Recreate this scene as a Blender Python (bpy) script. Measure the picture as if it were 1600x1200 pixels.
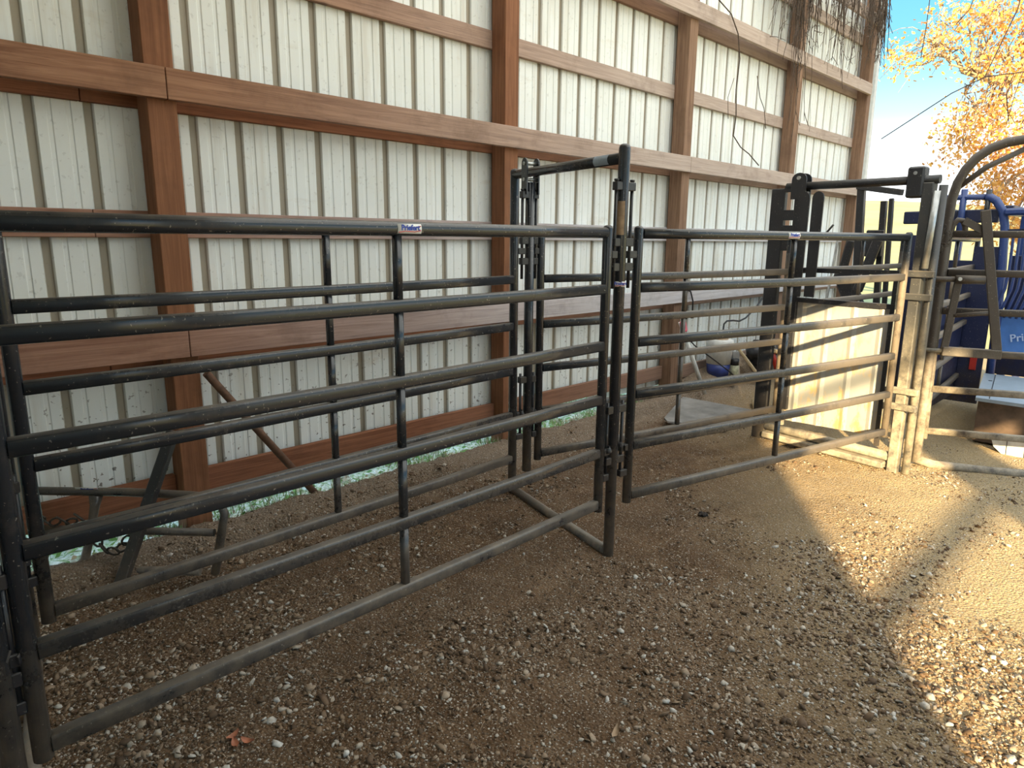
import bpy, math, random
import numpy as np
from mathutils import Vector, Matrix, noise

for o in list(bpy.data.objects):
    bpy.data.objects.remove(o, do_unlink=True)
SC = bpy.context.scene
COL = SC.collection
rnd = random.Random(7)

# ------------------------------------------------------------------ camera
FWD = Vector((0.69429258, 0.68884923, -0.20843357))
RGT = Vector((0.70566417, -0.70848807, 0.00909613))
UPV = Vector((0.14140683, 0.15339948, 0.97799423))
CAMZ = 1.68
cd = bpy.data.cameras.new('camera')
cd.sensor_width = 36.0
cd.sensor_fit = 'HORIZONTAL'
cd.lens = 1069.43 / 1600 * 36
cd.clip_start = 0.02
cd.clip_end = 800
cam = bpy.data.objects.new('camera', cd)
COL.objects.link(cam)
m = Matrix((RGT, UPV, -FWD)).transposed().to_4x4()
m.translation = Vector((0, 0, CAMZ))
cam.matrix_world = m
SC.camera = cam

# ------------------------------------------------------------------ exposure
SC.view_settings.view_transform = 'Standard'
SC.view_settings.look = 'None'
SC.view_settings.exposure = 0.60
SC.view_settings.gamma = 1.0
SC.view_settings.use_curve_mapping = False

# ------------------------------------------------------------------ sky
world = bpy.data.worlds.new('sky')
SC.world = world
world.use_nodes = True
wt = world.node_tree
wt.nodes.clear()
wo = wt.nodes.new('ShaderNodeOutputWorld')
bg = wt.nodes.new('ShaderNodeBackground')
tc = wt.nodes.new('ShaderNodeTexCoord')
sx = wt.nodes.new('ShaderNodeSeparateXYZ')
cr = wt.nodes.new('ShaderNodeValToRGB')
wt.links.new(tc.outputs['Generated'], sx.inputs[0])
wt.links.new(sx.outputs['Z'], cr.inputs[0])
wt.links.new(cr.outputs[0], bg.inputs[0])
wt.links.new(bg.outputs[0], wo.inputs[0])
el = cr.color_ramp.elements
el[0].position = 0.0; el[0].color = (0.95, 0.93, 0.90, 1)
el[1].position = 1.0; el[1].color = (0.50, 0.72, 0.95, 1)
for pos, c in ((0.09, (0.80, 0.85, 0.88, 1)), (0.15, (0.34, 0.52, 0.62, 1)), (0.22, (0.13, 0.35, 0.50, 1)), (0.32, (0.085, 0.28, 0.46, 1)), (0.5, (0.36, 0.58, 0.82, 1))):
    e = el.new(pos); e.color = c
bg.inputs[1].default_value = 1.75

# ------------------------------------------------------------------ sun (low autumn afternoon sun from behind the camera's right shoulder)
SUN_TRAVEL = Vector((0.819, 0.574, -0.311)).normalized()
sd = bpy.data.lights.new('sun', 'SUN')
sd.energy = 13.0
sd.color = (1.0, 0.77, 0.42)
sd.angle = math.radians(0.9)
sun = bpy.data.objects.new('sun', sd)
sun.rotation_euler = SUN_TRAVEL.to_track_quat('-Z', 'Y').to_euler()
sun.location = (-8, -6, 9)
COL.objects.link(sun)

# ================================================================== helpers
class MB:
    def __init__(s):
        s.v = []; s.f = []; s.sm = []
    def add(s, vs, fs, smooth=False):
        b = len(s.v)
        s.v += [Vector(p) for p in vs]
        for f in fs:
            s.f.append([b + i for i in f]); s.sm.append(smooth)
    def box(s, lo, hi, bev=0.0, mat=None):
        x0, y0, z0 = lo; x1, y1, z1 = hi
        if bev <= 0:
            vs = [(x, y, z) for x in (x0, x1) for y in (y0, y1) for z in (z0, z1)]
            fs = [(0, 1, 3, 2), (4, 6, 7, 5), (0, 4, 5, 1), (2, 3, 7, 6), (0, 2, 6, 4), (1, 5, 7, 3)]
        else:
            b = bev; vs = []
            def ring(z, i):
                return [(x0 + i, y0 + b, z), (x0 + b, y0 + i, z), (x1 - b, y0 + i, z), (x1 - i, y0 + b, z),
                        (x1 - i, y1 - b, z), (x1 - b, y1 - i, z), (x0 + b, y1 - i, z), (x0 + i, y1 - b, z)]
            vs = ring(z0, b) + ring(z0 + b, 0) + ring(z1 - b, 0) + ring(z1, b)
            fs = [tuple(range(7, -1, -1)), tuple(range(24, 32))]
            for r in range(3):
                for k in range(8):
                    a = r * 8 + k; c = r * 8 + (k + 1) % 8
                    fs.append((a, c, c + 8, a + 8))
        if mat: vs = [mat @ Vector(p) for p in vs]
        s.add(vs, fs)
    def bar(s, a, b, w, h, up=(0, 0, 1), bev=0.0):
        """box along a->b, w sideways, h along up"""
        a = Vector(a); b = Vector(b); d = (b - a); L = d.length; d.normalize()
        u = Vector(up); u = (u - d * u.dot(d))
        if u.length < 1e-5: u = Vector((1, 0, 0)) - d * d.x
        u.normalize(); sd_ = u.cross(d)
        M = Matrix((d, sd_, u)).transposed().to_4x4(); M.translation = a
        s.box((0, -w / 2, -h / 2), (L, w / 2, h / 2), bev, M)
    def sweep(s, path, prof, up=(0, 0, 1), cap=True, smooth=True, scale=None):
        P = [Vector(p) for p in path]; n = len(P); k = len(prof); vs = []
        u = Vector(up)
        for i in range(n):
            if i == 0: d = P[1] - P[0]
            elif i == n - 1: d = P[-1] - P[-2]
            else: d = (P[i + 1] - P[i]).normalized() + (P[i] - P[i - 1]).normalized()
            d.normalize()
            uu = u - d * u.dot(d)
            if uu.length < 1e-3:
                uu = Vector((1, 0, 0)) - d * d.x
                if uu.length < 1e-3: uu = Vector((0, 1, 0))
            uu.normalize(); u = uu
            sd_ = uu.cross(d)
            c = scale[i] if scale else 1
            for (a, b) in prof:
                vs.append(P[i] + sd_ * a * c + uu * b * c)
        fs = []
        for i in range(n - 1):
            for j in range(k):
                a = i * k + j; b = i * k + (j + 1) % k
                fs.append((a, b, b + k, a + k))
        s.add(vs, fs, smooth)
        if cap:
            base = len(s.v) - n * k
            s.f.append([base + j for j in range(k - 1, -1, -1)]); s.sm.append(False)
            s.f.append([base + (n - 1) * k + j for j in range(k)]); s.sm.append(False)
    def tube(s, path, r, seg=12, up=(0, 0, 1), scale=None, dome=False):
        prof = [(r * math.cos(2 * math.pi * j / seg), r * math.sin(2 * math.pi * j / seg)) for j in range(seg)]
        if dome:
            P = [Vector(p) for p in path]
            d = (P[-1] - P[-2]).normalized()
            sc = [1] * len(P)
            for a, q in ((0.35, 0.92), (0.62, 0.72), (0.75, 0.38)):
                P.append(P[-1] * 0 + Vector(path[-1]) + d * r * a); sc.append(q)
            path = P; scale = sc
        s.sweep(path, prof, up, True, True, scale)
    def disc_cyl(s, c, ax, r, h, seg=14):
        c = Vector(c); ax = Vector(ax).normalized()
        s.tube([c - ax * h / 2, c + ax * h / 2], r, seg, up=(0.3, 0.5, 0.81))
    def ico(s, c, r, sub=2, squash=(1, 1, 1), jit=0.0, rot=None):
        import bmesh
        bm = bmesh.new(); bmesh.ops.create_icosphere(bm, subdivisions=sub, radius=1)
        c = Vector(c)
        vs = []
        for v in bm.verts:
            q = v.co.copy()
            if jit: q *= 1 + jit * noise.noise(q * 1.7 + c * 9)
            q = Vector((q.x * squash[0] * r, q.y * squash[1] * r, q.z * squash[2] * r))
            if rot: q = rot @ q
            vs.append(q + c)
        fs = [[v.index for v in f.verts] for f in bm.faces]
        bm.free(); s.add(vs, fs, True)

BASE = {}
def link_mesh(name, mb, mat, base):
    me = bpy.data.meshes.new(name)
    b = Vector(base)
    me.from_pydata([tuple(p - b) for p in mb.v], [], mb.f)
    me.polygons.foreach_set('use_smooth', mb.sm)
    me.materials.append(mat)
    me.update()
    o = bpy.data.objects.new(name, me)
    COL.objects.link(o)
    return o
def tag(o, label, cat, group=None, kind=None):
    if label: o['label'] = label
    if cat: o['category'] = cat
    if group: o['group'] = group
    if kind: o['kind'] = kind
    return o
def thing(name, label, cat, base, group=None, kind=None):
    o = bpy.data.objects.new(name, None)
    o.location = base; o.empty_display_size = 0.1
    COL.objects.link(o); BASE[o] = Vector(base)
    return tag(o, label, cat, group, kind)
def part(name, mb, mat, par, label=None):
    b = BASE[par]
    o = link_mesh(name, mb, mat, b); o.parent = par
    BASE[o] = b
    if label: o['label'] = label
    return o
def solo(name, mb, mat, label, cat, group=None, kind=None):
    xs = [p.x for p in mb.v]; ys = [p.y for p in mb.v]; zs = [p.z for p in mb.v]
    b = Vector(((min(xs) + max(xs)) / 2, (min(ys) + max(ys)) / 2, min(zs)))
    o = link_mesh(name, mb, mat, b); o.location = b; BASE[o] = b
    return tag(o, label, cat, group, kind)
def struct(name, mb, mat):
    o = link_mesh(name, mb, mat, (0, 0, 0)); o['kind'] = 'structure'; BASE[o] = Vector((0, 0, 0)); return o

# ================================================================== materials
def rgb(c): return (c[0], c[1], c[2], 1)
class NT:
    def __init__(s, name):
        s.m = bpy.data.materials.new(name); s.m.use_nodes = True
        s.t = s.m.node_tree; s.b = s.t.nodes['Principled BSDF']; s.o = s.t.nodes['Material Output']
        s.tc = s.n('ShaderNodeTexCoord'); s.geo = s.n('ShaderNodeNewGeometry')
    def n(s, k, **kw):
        x = s.t.nodes.new(k)
        for a, v in kw.items(): setattr(x, a, v)
        return x
    def l(s, a, b): s.t.links.new(a, b)
    def noise(s, scale, detail=4, rough=0.6, vec=None, dist=0.0):
        x = s.n('ShaderNodeTexNoise'); x.inputs['Scale'].default_value = scale
        x.inputs['Detail'].default_value = detail; x.inputs['Roughness'].default_value = rough
        x.inputs['Distortion'].default_value = dist
        s.l(vec if vec else s.geo.outputs['Position'], x.inputs['Vector']); return x.outputs['Fac']
    def ramp(s, fac, stops, interp='LINEAR'):
        x = s.n('ShaderNodeValToRGB'); x.color_ramp.interpolation = interp
        e = x.color_ramp.elements
        while len(e) < len(stops): e.new(0.5)
        for i, (p, c) in enumerate(stops):
            e[i].position = p; e[i].color = rgb(c) if len(c) == 3 else c
        s.l(fac, x.inputs[0]); return x.outputs[0]
    def gray(s, fac, a, b):
        x = s.n('ShaderNodeMapRange'); x.inputs[1].default_value = a; x.inputs[2].default_value = b
        s.l(fac, x.inputs[0]); return x.outputs[0]
    def mix(s, fac, a, b, mode='MIX'):
        x = s.n('ShaderNodeMix', data_type='RGBA', blend_type=mode)
        for sock, v in ((x.inputs['Factor'], fac), (x.inputs['A'], a), (x.inputs['B'], b)):
            if isinstance(v, (int, float)): sock.default_value = v
            elif isinstance(v, tuple): sock.default_value = rgb(v)
            else: s.l(v, sock)
        return x.outputs['Result']
    def math(s, op, a, b=None, clamp=False):
        x = s.n('ShaderNodeMath', operation=op, use_clamp=clamp)
        for i, v in enumerate((a, b)):
            if v is None: continue
            if isinstance(v, (int, float)): x.inputs[i].default_value = v
            else: s.l(v, x.inputs[i])
        return x.outputs[0]
    def mapping(s, scale, src=None, rot=(0, 0, 0)):
        x = s.n('ShaderNodeMapping'); x.inputs['Scale'].default_value = scale; x.inputs['Rotation'].default_value = rot
        s.l(src if src else s.geo.outputs['Position'], x.inputs[0]); return x.outputs[0]
    def xyz(s, src=None):
        x = s.n('ShaderNodeSeparateXYZ'); s.l(src if src else s.geo.outputs['Position'], x.inputs[0]); return x.outputs
    def bump(s, h, strength=0.4, dist=0.005):
        x = s.n('ShaderNodeBump'); x.inputs['Strength'].default_value = strength; x.inputs['Distance'].default_value = dist
        s.l(h, x.inputs['Height']); s.l(x.outputs[0], s.b.inputs['Normal'])
    def set(s, color=None, rough=None, metal=None, spec=None):
        for k, v in (('Base Color', color), ('Roughness', rough), ('Metallic', metal), ('Specular IOR Level', spec)):
            if v is None: continue
            if isinstance(v, (int, float)): s.b.inputs[k].default_value = v
            elif isinstance(v, tuple): s.b.inputs[k].default_value = rgb(v)
            else: s.l(v, s.b.inputs[k])
        return s.m

def plain(name, c, rough=0.6, metal=0.0, var=0.25, scale=14):
    t = NT(name)
    f = t.noise(scale, 5)
    d = tuple(x * (1 - var) for x in c); h = tuple(min(1, x * (1 + var)) for x in c)
    return t.set(t.ramp(f, [(0.3, d), (0.7, h)]), rough, metal)

def steel_mat(name, base, dust, mud, lo, hi, rough=0.36, yard=0.0):
    """painted tube: paint, dust settled on top faces, mud splashed up from the ground"""
    t = NT(name)
    n1 = t.noise(7, 6, 0.7); n2 = t.noise(60, 3, 0.6)
    nz = t.xyz(t.geo.outputs['True Normal'])[2]
    up = t.gray(nz, 0.25, 0.95)
    df = t.math('MULTIPLY', up, t.gray(n1, 0.25, 0.6))
    df = t.math('ADD', t.math('MULTIPLY', df, 0.75), t.math('MULTIPLY', t.gray(n1, 0.55, 0.8), 0.30), clamp=True)
    c = t.mix(df, base, dust)
    pz = t.xyz()[2]
    mf = t.n('ShaderNodeMapRange'); mf.inputs[1].default_value = hi; mf.inputs[2].default_value = lo
    t.l(pz, mf.inputs[0])
    mm = t.math('MULTIPLY', mf.outputs[0], t.gray(t.noise(11, 6, 0.75), 0.30, 0.62), clamp=True)
    # dried mud coats everything near the sunny yard end
    far = t.math('MULTIPLY', t.gray(t.xyz()[0], 3.9, 5.2), t.gray(pz, 1.62, 1.40), clamp=True)
    far = t.math('MULTIPLY', far, t.gray(t.noise(9, 5, 0.7), 0.2, 0.5), clamp=True)
    mm = t.math('MAXIMUM', mm, t.math('MULTIPLY', far, yard))
    c = t.mix(mm, c, mud)
    sp = t.gray(t.noise(95, 2, 0.5), 0.68, 0.73)
    c = t.mix(t.math('MULTIPLY', sp, 0.35), c, (0.55, 0.50, 0.42))
    r = t.math('ADD', rough, t.math('MULTIPLY', t.math('MAXIMUM', df, mm), 0.4))
    t.bump(n2, 0.12, 0.002)
    return t.set(c, r, 0.0, 0.55)

M = {}
M['steel'] = steel_mat('charcoal_painted_steel', (0.022, 0.025, 0.032), (0.15, 0.125, 0.10), (0.22, 0.175, 0.13), 0.05, 0.75, 0.22, 0.85)
M['steel_muddy'] = steel_mat('muddy_painted_steel', (0.05, 0.05, 0.052), (0.20, 0.16, 0.11), (0.36, 0.31, 0.23), 0.55, 1.2, 0.45)
M['steel_dark'] = steel_mat('dark_painted_steel', (0.018, 0.018, 0.022), (0.05, 0.04, 0.032), (0.10, 0.08, 0.06), 0.0, 0.4)
M['brown_steel'] = steel_mat('brown_dusty_steel', (0.055, 0.043, 0.036), (0.16, 0.12, 0.085), (0.38, 0.32, 0.24), 0.4, 1.0, 0.45)
M['blue'] = steel_mat('blue_painted_steel', (0.022, 0.05, 0.19), (0.07, 0.08, 0.14), (0.09, 0.07, 0.06), 0.0, 0.45, 0.35)
M['navy'] = steel_mat('navy_painted_sheet', (0.012, 0.018, 0.06), (0.03, 0.03, 0.05), (0.05, 0.035, 0.03), 0.1, 0.7, 0.4)
M['zinc'] = plain('zinc_plated_steel', (0.45, 0.46, 0.46), 0.35, 0.7)
M['chain'] = plain('old_chain_steel', (0.07, 0.06, 0.05), 0.5, 0.5)
M['rust'] = plain('rusty_iron', (0.12, 0.06, 0.035), 0.8, 0.0, 0.4, 22)

def wood(name, c0, c1, gray, x0=None, x1=None):
    t = NT(name)
    g = t.mapping((0.5, 6, 14))
    n1 = t.noise(3.2, 7, 0.62, g, 1.2)
    c = t.ramp(n1, [(0.28, c0), (0.5, tuple((a + b) / 2 for a, b in zip(c0, c1))), (0.72, c1)])
    kn = t.n('ShaderNodeTexVoronoi'); kn.inputs['Scale'].default_value = 2.3
    t.l(t.mapping((1, 1, 3)), kn.inputs['Vector'])
    k = t.gray(kn.outputs['Distance'], 0.10, 0.05)
    c = t.mix(t.math('MULTIPLY', k, 0.75, clamp=True), c, (0.06, 0.025, 0.012))
    if x0 is not None:
        f = t.gray(t.xyz()[0], x0, x1)
        f = t.math('MULTIPLY', f, t.math('ADD', 0.75, t.math('MULTIPLY', n1, 0.4)), clamp=True)
        c = t.mix(f, c, t.mix(n1, tuple(x * 0.6 for x in gray), tuple(min(1, x * 1.25) for x in gray)))
    c = t.mix(t.math('MULTIPLY', t.gray(t.noise(2.2, 5, 0.7), 0.52, 0.75), 0.45), c, (0.07, 0.035, 0.02))
    t.bump(n1, 0.5, 0.004)
    return t.set(c, 0.8, 0.0, 0.25)
def wood_v(name, c0, c1):
    t = NT(name)
    n1 = t.noise(3.0, 7, 0.62, t.mapping((16, 16, 0.6)), 0.8)
    c = t.ramp(n1, [(0.28, c0), (0.72, c1)])
    c = t.mix(t.math('MULTIPLY', t.gray(t.noise(1.6, 5, 0.7), 0.5, 0.75), 0.5), c, tuple(x * 0.45 for x in c0))
    t.bump(n1, 0.4, 0.003)
    return t.set(c, 0.78, 0.0, 0.25)
M['board'] = wood('weathered_girt_board', (0.17, 0.075, 0.042), (0.40, 0.215, 0.13), (0.46, 0.37, 0.32), 1.5, 5.5)
M['board_low'] = wood('weathered_lower_board', (0.21, 0.10, 0.065), (0.42, 0.24, 0.17), (0.54, 0.52, 0.54), 1.2, 5.0)
M['skirt'] = wood('reddish_skirt_board', (0.15, 0.055, 0.028), (0.33, 0.14, 0.075), (0.26, 0.19, 0.15), 3.0, 7.5)
M['post'] = wood_v('brown_treated_post', (0.155, 0.062, 0.03), (0.30, 0.135, 0.068))
M['post_far'] = wood_v('dark_weathered_post', (0.13, 0.07, 0.045), (0.32, 0.20, 0.13))
M['ply'] = plain('grey_weathered_plywood', (0.20, 0.19, 0.18), 0.85, 0.0, 0.35, 5)
M['stick'] = plain('pale_split_wood', (0.42, 0.32, 0.19), 0.8, 0.0, 0.3, 12)

# cream wall sheet
t = NT('cream_ribbed_sheet')
px = t.xyz()
st = t.noise(1.0, 5, 0.65, t.mapping((5, 1, 0.45)))
bl = t.noise(0.9, 4, 0.6)
c = t.ramp(bl, [(0.3, (0.72, 0.74, 0.71)), (0.7, (0.82, 0.85, 0.85))])
c = t.mix(t.math('MULTIPLY', t.gray(st, 0.55, 0.78), 0.55), c, (0.40, 0.31, 0.18))
rustband = t.noise(1.3, 5, 0.7, t.mapping((1.0, 1, 2.6)))
c = t.mix(t.math('MULTIPLY', t.gray(rustband, 0.6, 0.78), 0.4), c, (0.42, 0.30, 0.14))
# dirt and fly specks that gather low on the wall
low = t.gray(px[2], 1.5, 0.2)
spk = t.gray(t.noise(38, 2, 0.5), 0.66, 0.70)
c = t.mix(t.math('MULTIPLY', spk, t.math('ADD', 0.15, t.math('MULTIPLY', low, 0.8)), clamp=True), c, (0.09, 0.06, 0.04))
# darker brown towards the bottom of the deep ribs
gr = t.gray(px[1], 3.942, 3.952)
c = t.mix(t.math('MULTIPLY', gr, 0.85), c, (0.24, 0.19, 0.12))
M['sheet'] = t.set(c, 0.5, 0.0, 0.4)
M['sheet_edge'] = plain('pale_corner_trim', (0.62, 0.63, 0.62), 0.5, 0.0, 0.1)

# grey door sheet with mud
t = NT('pale_grey_mud_splashed_sheet')
n1 = t.noise(6, 7, 0.75, t.mapping((1, 2.2, 1)))
c = t.ramp(t.noise(1.5, 4), [(0.3, (0.27, 0.28, 0.28)), (0.7, (0.36, 0.36, 0.35))])
lowf = t.gray(t.xyz()[2], 1.3, 0.2)
mf = t.math('MULTIPLY', t.gray(n1, 0.50, 0.62), t.math('ADD', 0.2, t.math('MULTIPLY', lowf, 0.9)), clamp=True)
M['door_sheet'] = t.set(t.mix(mf, c, (0.50, 0.33, 0.13)), 0.65)

# dirt
def dirt(name, grass=False):
    t = NT(name)
    p = t.geo.outputs['Position']
    n0 = t.noise(0.9, 4, 0.6); n1 = t.noise(5, 8, 0.72); n2 = t.noise(45, 5, 0.7)
    c = t.ramp(n1, [(0.28, (0.065, 0.035, 0.018)), (0.5, (0.135, 0.078, 0.042)), (0.72, (0.235, 0.150, 0.088))])
    c = t.mix(t.gray(n0, 0.4, 0.66), c, t.mix(n2, (0.095, 0.056, 0.032), (0.26, 0.17, 0.105)))
    xs = t.xyz()
    # dry pale sand at the yard end, its colour raised to brighten sunlit ground
    dry = t.gray(t.math('ADD', t.math('SUBTRACT', xs[0], t.math('MULTIPLY', xs[1], 1.5)), t.math('MULTIPLY', n0, 1.6)), 1.3, 4.0)
    c = t.mix(t.math('MULTIPLY', dry, 0.85), c, t.mix(n2, (0.33, 0.235, 0.125), (0.56, 0.44, 0.26)))
    wallside = t.gray(t.math('ADD', xs[1], t.math('MULTIPLY', n1, 0.3)), 3.48, 3.66)
    c = t.mix(t.math('MULTIPLY', wallside, 0.8), c, t.mix(n2, (0.16, 0.115, 0.08), (0.36, 0.28, 0.21)))
    # small stones of many tones
    for sc, lo, hi, amt in ((95, 0.40, 0.34, 0.85), (190, 0.42, 0.36, 0.7)):
        v = t.n('ShaderNodeTexVoronoi'); v.inputs['Scale'].default_value = sc
        t.l(p, v.inputs['Vector'])
        q = t.xyz(v.outputs['Color'])
        sel = t.gray(q[0], 0.52, 0.56)
        inside = t.gray(v.outputs['Distance'], lo, hi)
        col = t.ramp(q[1], [(0.0, (0.09, 0.06, 0.04)), (0.35, (0.17, 0.12, 0.085)), (0.65, (0.30, 0.24, 0.18)), (0.9, (0.50, 0.46, 0.40)), (1.0, (0.62, 0.60, 0.55))])
        c = t.mix(t.math('MULTIPLY', t.math('MULTIPLY', sel, inside), amt), c, col)
    v2 = t.n('ShaderNodeTexVoronoi'); v2.inputs['Scale'].default_value = 80
    t.l(p, v2.inputs['Vector'])
    h = t.math('ADD', t.math('MULTIPLY', n2, 1.2), t.math('SUBTRACT', 0.6, v2.outputs['Distance']))
    t.bump(h, 0.9, 0.012)
    return t.set(c, 0.95, 0.0, 0.15)
M['dirt'] = dirt('brown_gravelly_dirt')
t = NT('dry_pasture')
c = t.ramp(t.noise(0.15, 6, 0.7), [(0.3, (0.30, 0.27, 0.10)), (0.7, (0.50, 0.42, 0.17))])
M['pasture'] = t.set(c, 0.95)
t = NT('grass_and_litter')
c = t.ramp(t.noise(26, 8, 0.85), [(0.36, (0.10, 0.09, 0.05)), (0.45, (0.30, 0.42, 0.16)), (0.50, (0.62, 0.60, 0.48)), (0.62, (0.86, 0.84, 0.78))])
M['litter'] = t.set(c, 0.9)
t = NT('grass_blade')
ri = t.geo.outputs['Random Per Island']
M['grass'] = t.set(t.ramp(ri, [(0.0, (0.12, 0.26, 0.05)), (0.45, (0.24, 0.40, 0.10)), (0.6, (0.20, 0.14, 0.08)), (0.8, (0.50, 0.42, 0.28)), (1.0, (0.72, 0.66, 0.52))]), 0.7)
t = NT('gravel')
ri = t.geo.outputs['Random Per Island']
c = t.ramp(ri, [(0.0, (0.055, 0.033, 0.018)), (0.34, (0.15, 0.092, 0.055)), (0.54, (0.28, 0.19, 0.12)), (0.74, (0.42, 0.32, 0.23)), (0.88, (0.52, 0.45, 0.37)), (1.0, (0.66, 0.63, 0.58))])
c = t.mix(t.math('MULTIPLY', t.gray(t.noise(60, 4), 0.35, 0.8), .7), c, (0.12, 0.08, 0.05))
M['gravel'] = t.set(c, 0.85, 0.0, 0.3)
t = NT('autumn_leaf')
ri = t.geo.outputs['Random Per Island']
c = t.ramp(ri, [(0.0, (0.42, 0.17, 0.04)), (0.35, (0.72, 0.36, 0.07)), (0.7, (0.85, 0.50, 0.14)), (1.0, (0.80, 0.50, 0.36))])
M['leaf'] = t.set(c, 0.6)
t.b.inputs['Transmission Weight'].default_value = 0.0
tr = t.n('ShaderNodeBsdfTranslucent'); t.l(c, tr.inputs[0])
mx = t.n('ShaderNodeMixShader'); mx.inputs[0].default_value = 0.35
t.l(t.b.outputs[0], mx.inputs[1]); t.l(tr.outputs[0], mx.inputs[2]); t.l(mx.outputs[0], t.o.inputs[0])
M['bark'] = plain('pale_grey_bark', (0.30, 0.22, 0.14), 0.9, 0, 0.4, 8)
M['vine'] = plain('dry_vine', (0.085, 0.06, 0.045), 0.9, 0, 0.3, 30)
t = NT('added_translucent_roof')  # for an unseen roof, added to pass soft fill light indoors
tr = t.n('ShaderNodeBsdfTranslucent'); tr.inputs[0].default_value = (0.88, 0.90, 0.92, 1)
df = t.n('ShaderNodeBsdfDiffuse'); df.inputs[0].default_value = (0.75, 0.77, 0.78, 1)
mx = t.n('ShaderNodeMixShader'); mx.inputs[0].default_value = 0.85
t.l(df.outputs[0], mx.inputs[1]); t.l(tr.outputs[0], mx.inputs[2]); t.l(mx.outputs[0], t.o.inputs[0])
M['roof'] = t.m
M['white'] = plain('white_vinyl', (0.78, 0.78, 0.76), 0.4, 0, 0.04)
M['whiteplastic'] = plain('white_plastic', (0.62, 0.62, 0.60), 0.5, 0, 0.15)
M['sticker_blue'] = plain('sticker_blue_ink', (0.02, 0.06, 0.42), 0.4, 0, 0.05)
M['sticker_red'] = plain('sticker_red_ink', (0.55, 0.10, 0.10), 0.4, 0, 0.1)
M['lightblue'] = plain('light_blue_plastic', (0.10, 0.24, 0.62), 0.35, 0, 0.08)
M['paleletter'] = plain('pale_blue_lettering', (0.50, 0.62, 0.85), 0.4, 0, 0.05)
M['greylid'] = plain('pale_grey_blue_lid', (0.27, 0.33, 0.40), 0.45, 0, 0.08)
M['rustbox'] = plain('brown_muddy_panel', (0.10, 0.065, 0.045), 0.8, 0, 0.45, 9)
M['red'] = plain('red_plastic', (0.42, 0.03, 0.02), 0.45)
M['pink'] = plain('pink_ribbon', (0.75, 0.16, 0.22), 0.6)
M['black'] = plain('black_rubber', (0.012, 0.012, 0.014), 0.5)
M['bagdark'] = plain('black_bag_plastic', (0.02, 0.02, 0.025), 0.35)
M['bluebucket'] = plain('blue_plastic', (0.03, 0.05, 0.22), 0.4)
M['canpale'] = plain('speckled_pale_can', (0.30, 0.30, 0.20), 0.5, 0, 0.5, 60)
M['dung'] = plain('dark_dung', (0.03, 0.022, 0.018), 0.9, 0, 0.3, 60)
M['peel'] = plain('orange_brown_dry_leaf', (0.36, 0.13, 0.065), 0.6, 0, 0.3, 40)
M['tan'] = plain('tan_dry_leaf', (0.35, 0.24, 0.15), 0.8, 0, 0.3, 40)

# ================================================================== terrain
def sstep(a, b, x):
    t_ = min(1, max(0, (x - a) / (b - a))); return t_ * t_ * (3 - 2 * t_)
def ground_z(x, y):
    e = 3.40 + 0.08 * noise.noise(Vector((x * 1.3, 0, 5))) + 0.035 * noise.noise(Vector((x * 6, 0, 7)))
    if x > 3.3: e += 0.12 * sstep(3.3, 4.2, x)
    h = sstep(e, e + 0.10, y) * (0.125 + 0.02 * noise.noise(Vector((x * 2, 3, 1))))
    cut = 3.68 + 0.03 * noise.noise(Vector((x * 5, 1, 2)))
    h *= 1 - sstep(cut, cut + 0.06, y) * sstep(5.9, 5.4, x) * 0.95
    # bank of soil rising against the wall near the open end
    h += sstep(6.0, 7.4, x) * sstep(3.15, 3.8, y) * 0.16
    h += 0.012 * noise.noise(Vector((x * 1.1, y * 1.1, 0))) + 0.008 * noise.noise(Vector((x * 4, y * 4, 3)))
    h += 0.006 * abs(noise.noise(Vector((x * 11, y * 11, 8))))
    if y > 3.3: h += 0.02 * abs(noise.noise(Vector((x * 14, y * 14, 1)))) * sstep(3.3, 3.6, y)
    return h
xs = list(np.arange(-12, -0.5, 0.5)) + list(np.arange(-0.5, 0.4, 0.1)) + list(np.arange(0.4, 6.2, 0.022)) + list(np.arange(6.2, 8.5, 0.05)) + list(np.arange(8.5, 13.01, 0.25))
ys = list(np.arange(-3.6, -0.6, 0.3)) + list(np.arange(-0.6, 0.2, 0.08)) + list(np.arange(0.2, 3.90, 0.022)) + [3.92, 3.95]
mb = MB(); nx, ny = len(xs), len(ys)
mb.v = [Vector((x, y, ground_z(x, y))) for x in xs for y in ys]
mb.f = [[i * ny + j, (i + 1) * ny + j, (i + 1) * ny + j + 1, i * ny + j + 1] for i in range(nx - 1) for j in range(ny - 1)]
mb.sm = [True] * len(mb.f)
struct('floor', mb, M['dirt'])

mb = MB()
G = 24
vs = []
for i in range(G + 1):
    for j in range(G + 1):
        X = -20 + 230 * (i / G) ** 1.5; Y = -120 + 300 * j / G
        h = -0.06 + (6.8 + 2.6 * sstep(10, 50, Y)) * sstep(30, 150, X) + 0.5 * noise.noise(Vector((X * .02, Y * .02, 2))) * sstep(15, 40, X)
        if X < 30: h = -0.06
        vs.append((X, Y, h))
mb.add(vs, [(i * (G + 1) + j, (i + 1) * (G + 1) + j, (i + 1) * (G + 1) + j + 1, i * (G + 1) + j + 1) for i in range(G) for j in range(G)], True)
struct('pasture_ground', mb, M['pasture'])
mb = MB()
vs = []; NX = 120
for i in range(NX + 1):
    X = -4 + 10.6 * i / NX
    for j, Y in enumerate((3.70, 4.2, 4.6, 5.2, 8.0)):
        vs.append((X, Y, (0.048 if Y > 4 or X < 5.6 else 0.0) + 0.02 * noise.noise(Vector((X * 3, Y * 3, 0)))))
mb.add(vs, [(i * 5 + j, (i + 1) * 5 + j, (i + 1) * 5 + j + 1, i * 5 + j + 1) for i in range(NX) for j in range(4)], True)
struct('ground_outside', mb, M['litter'])

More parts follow.
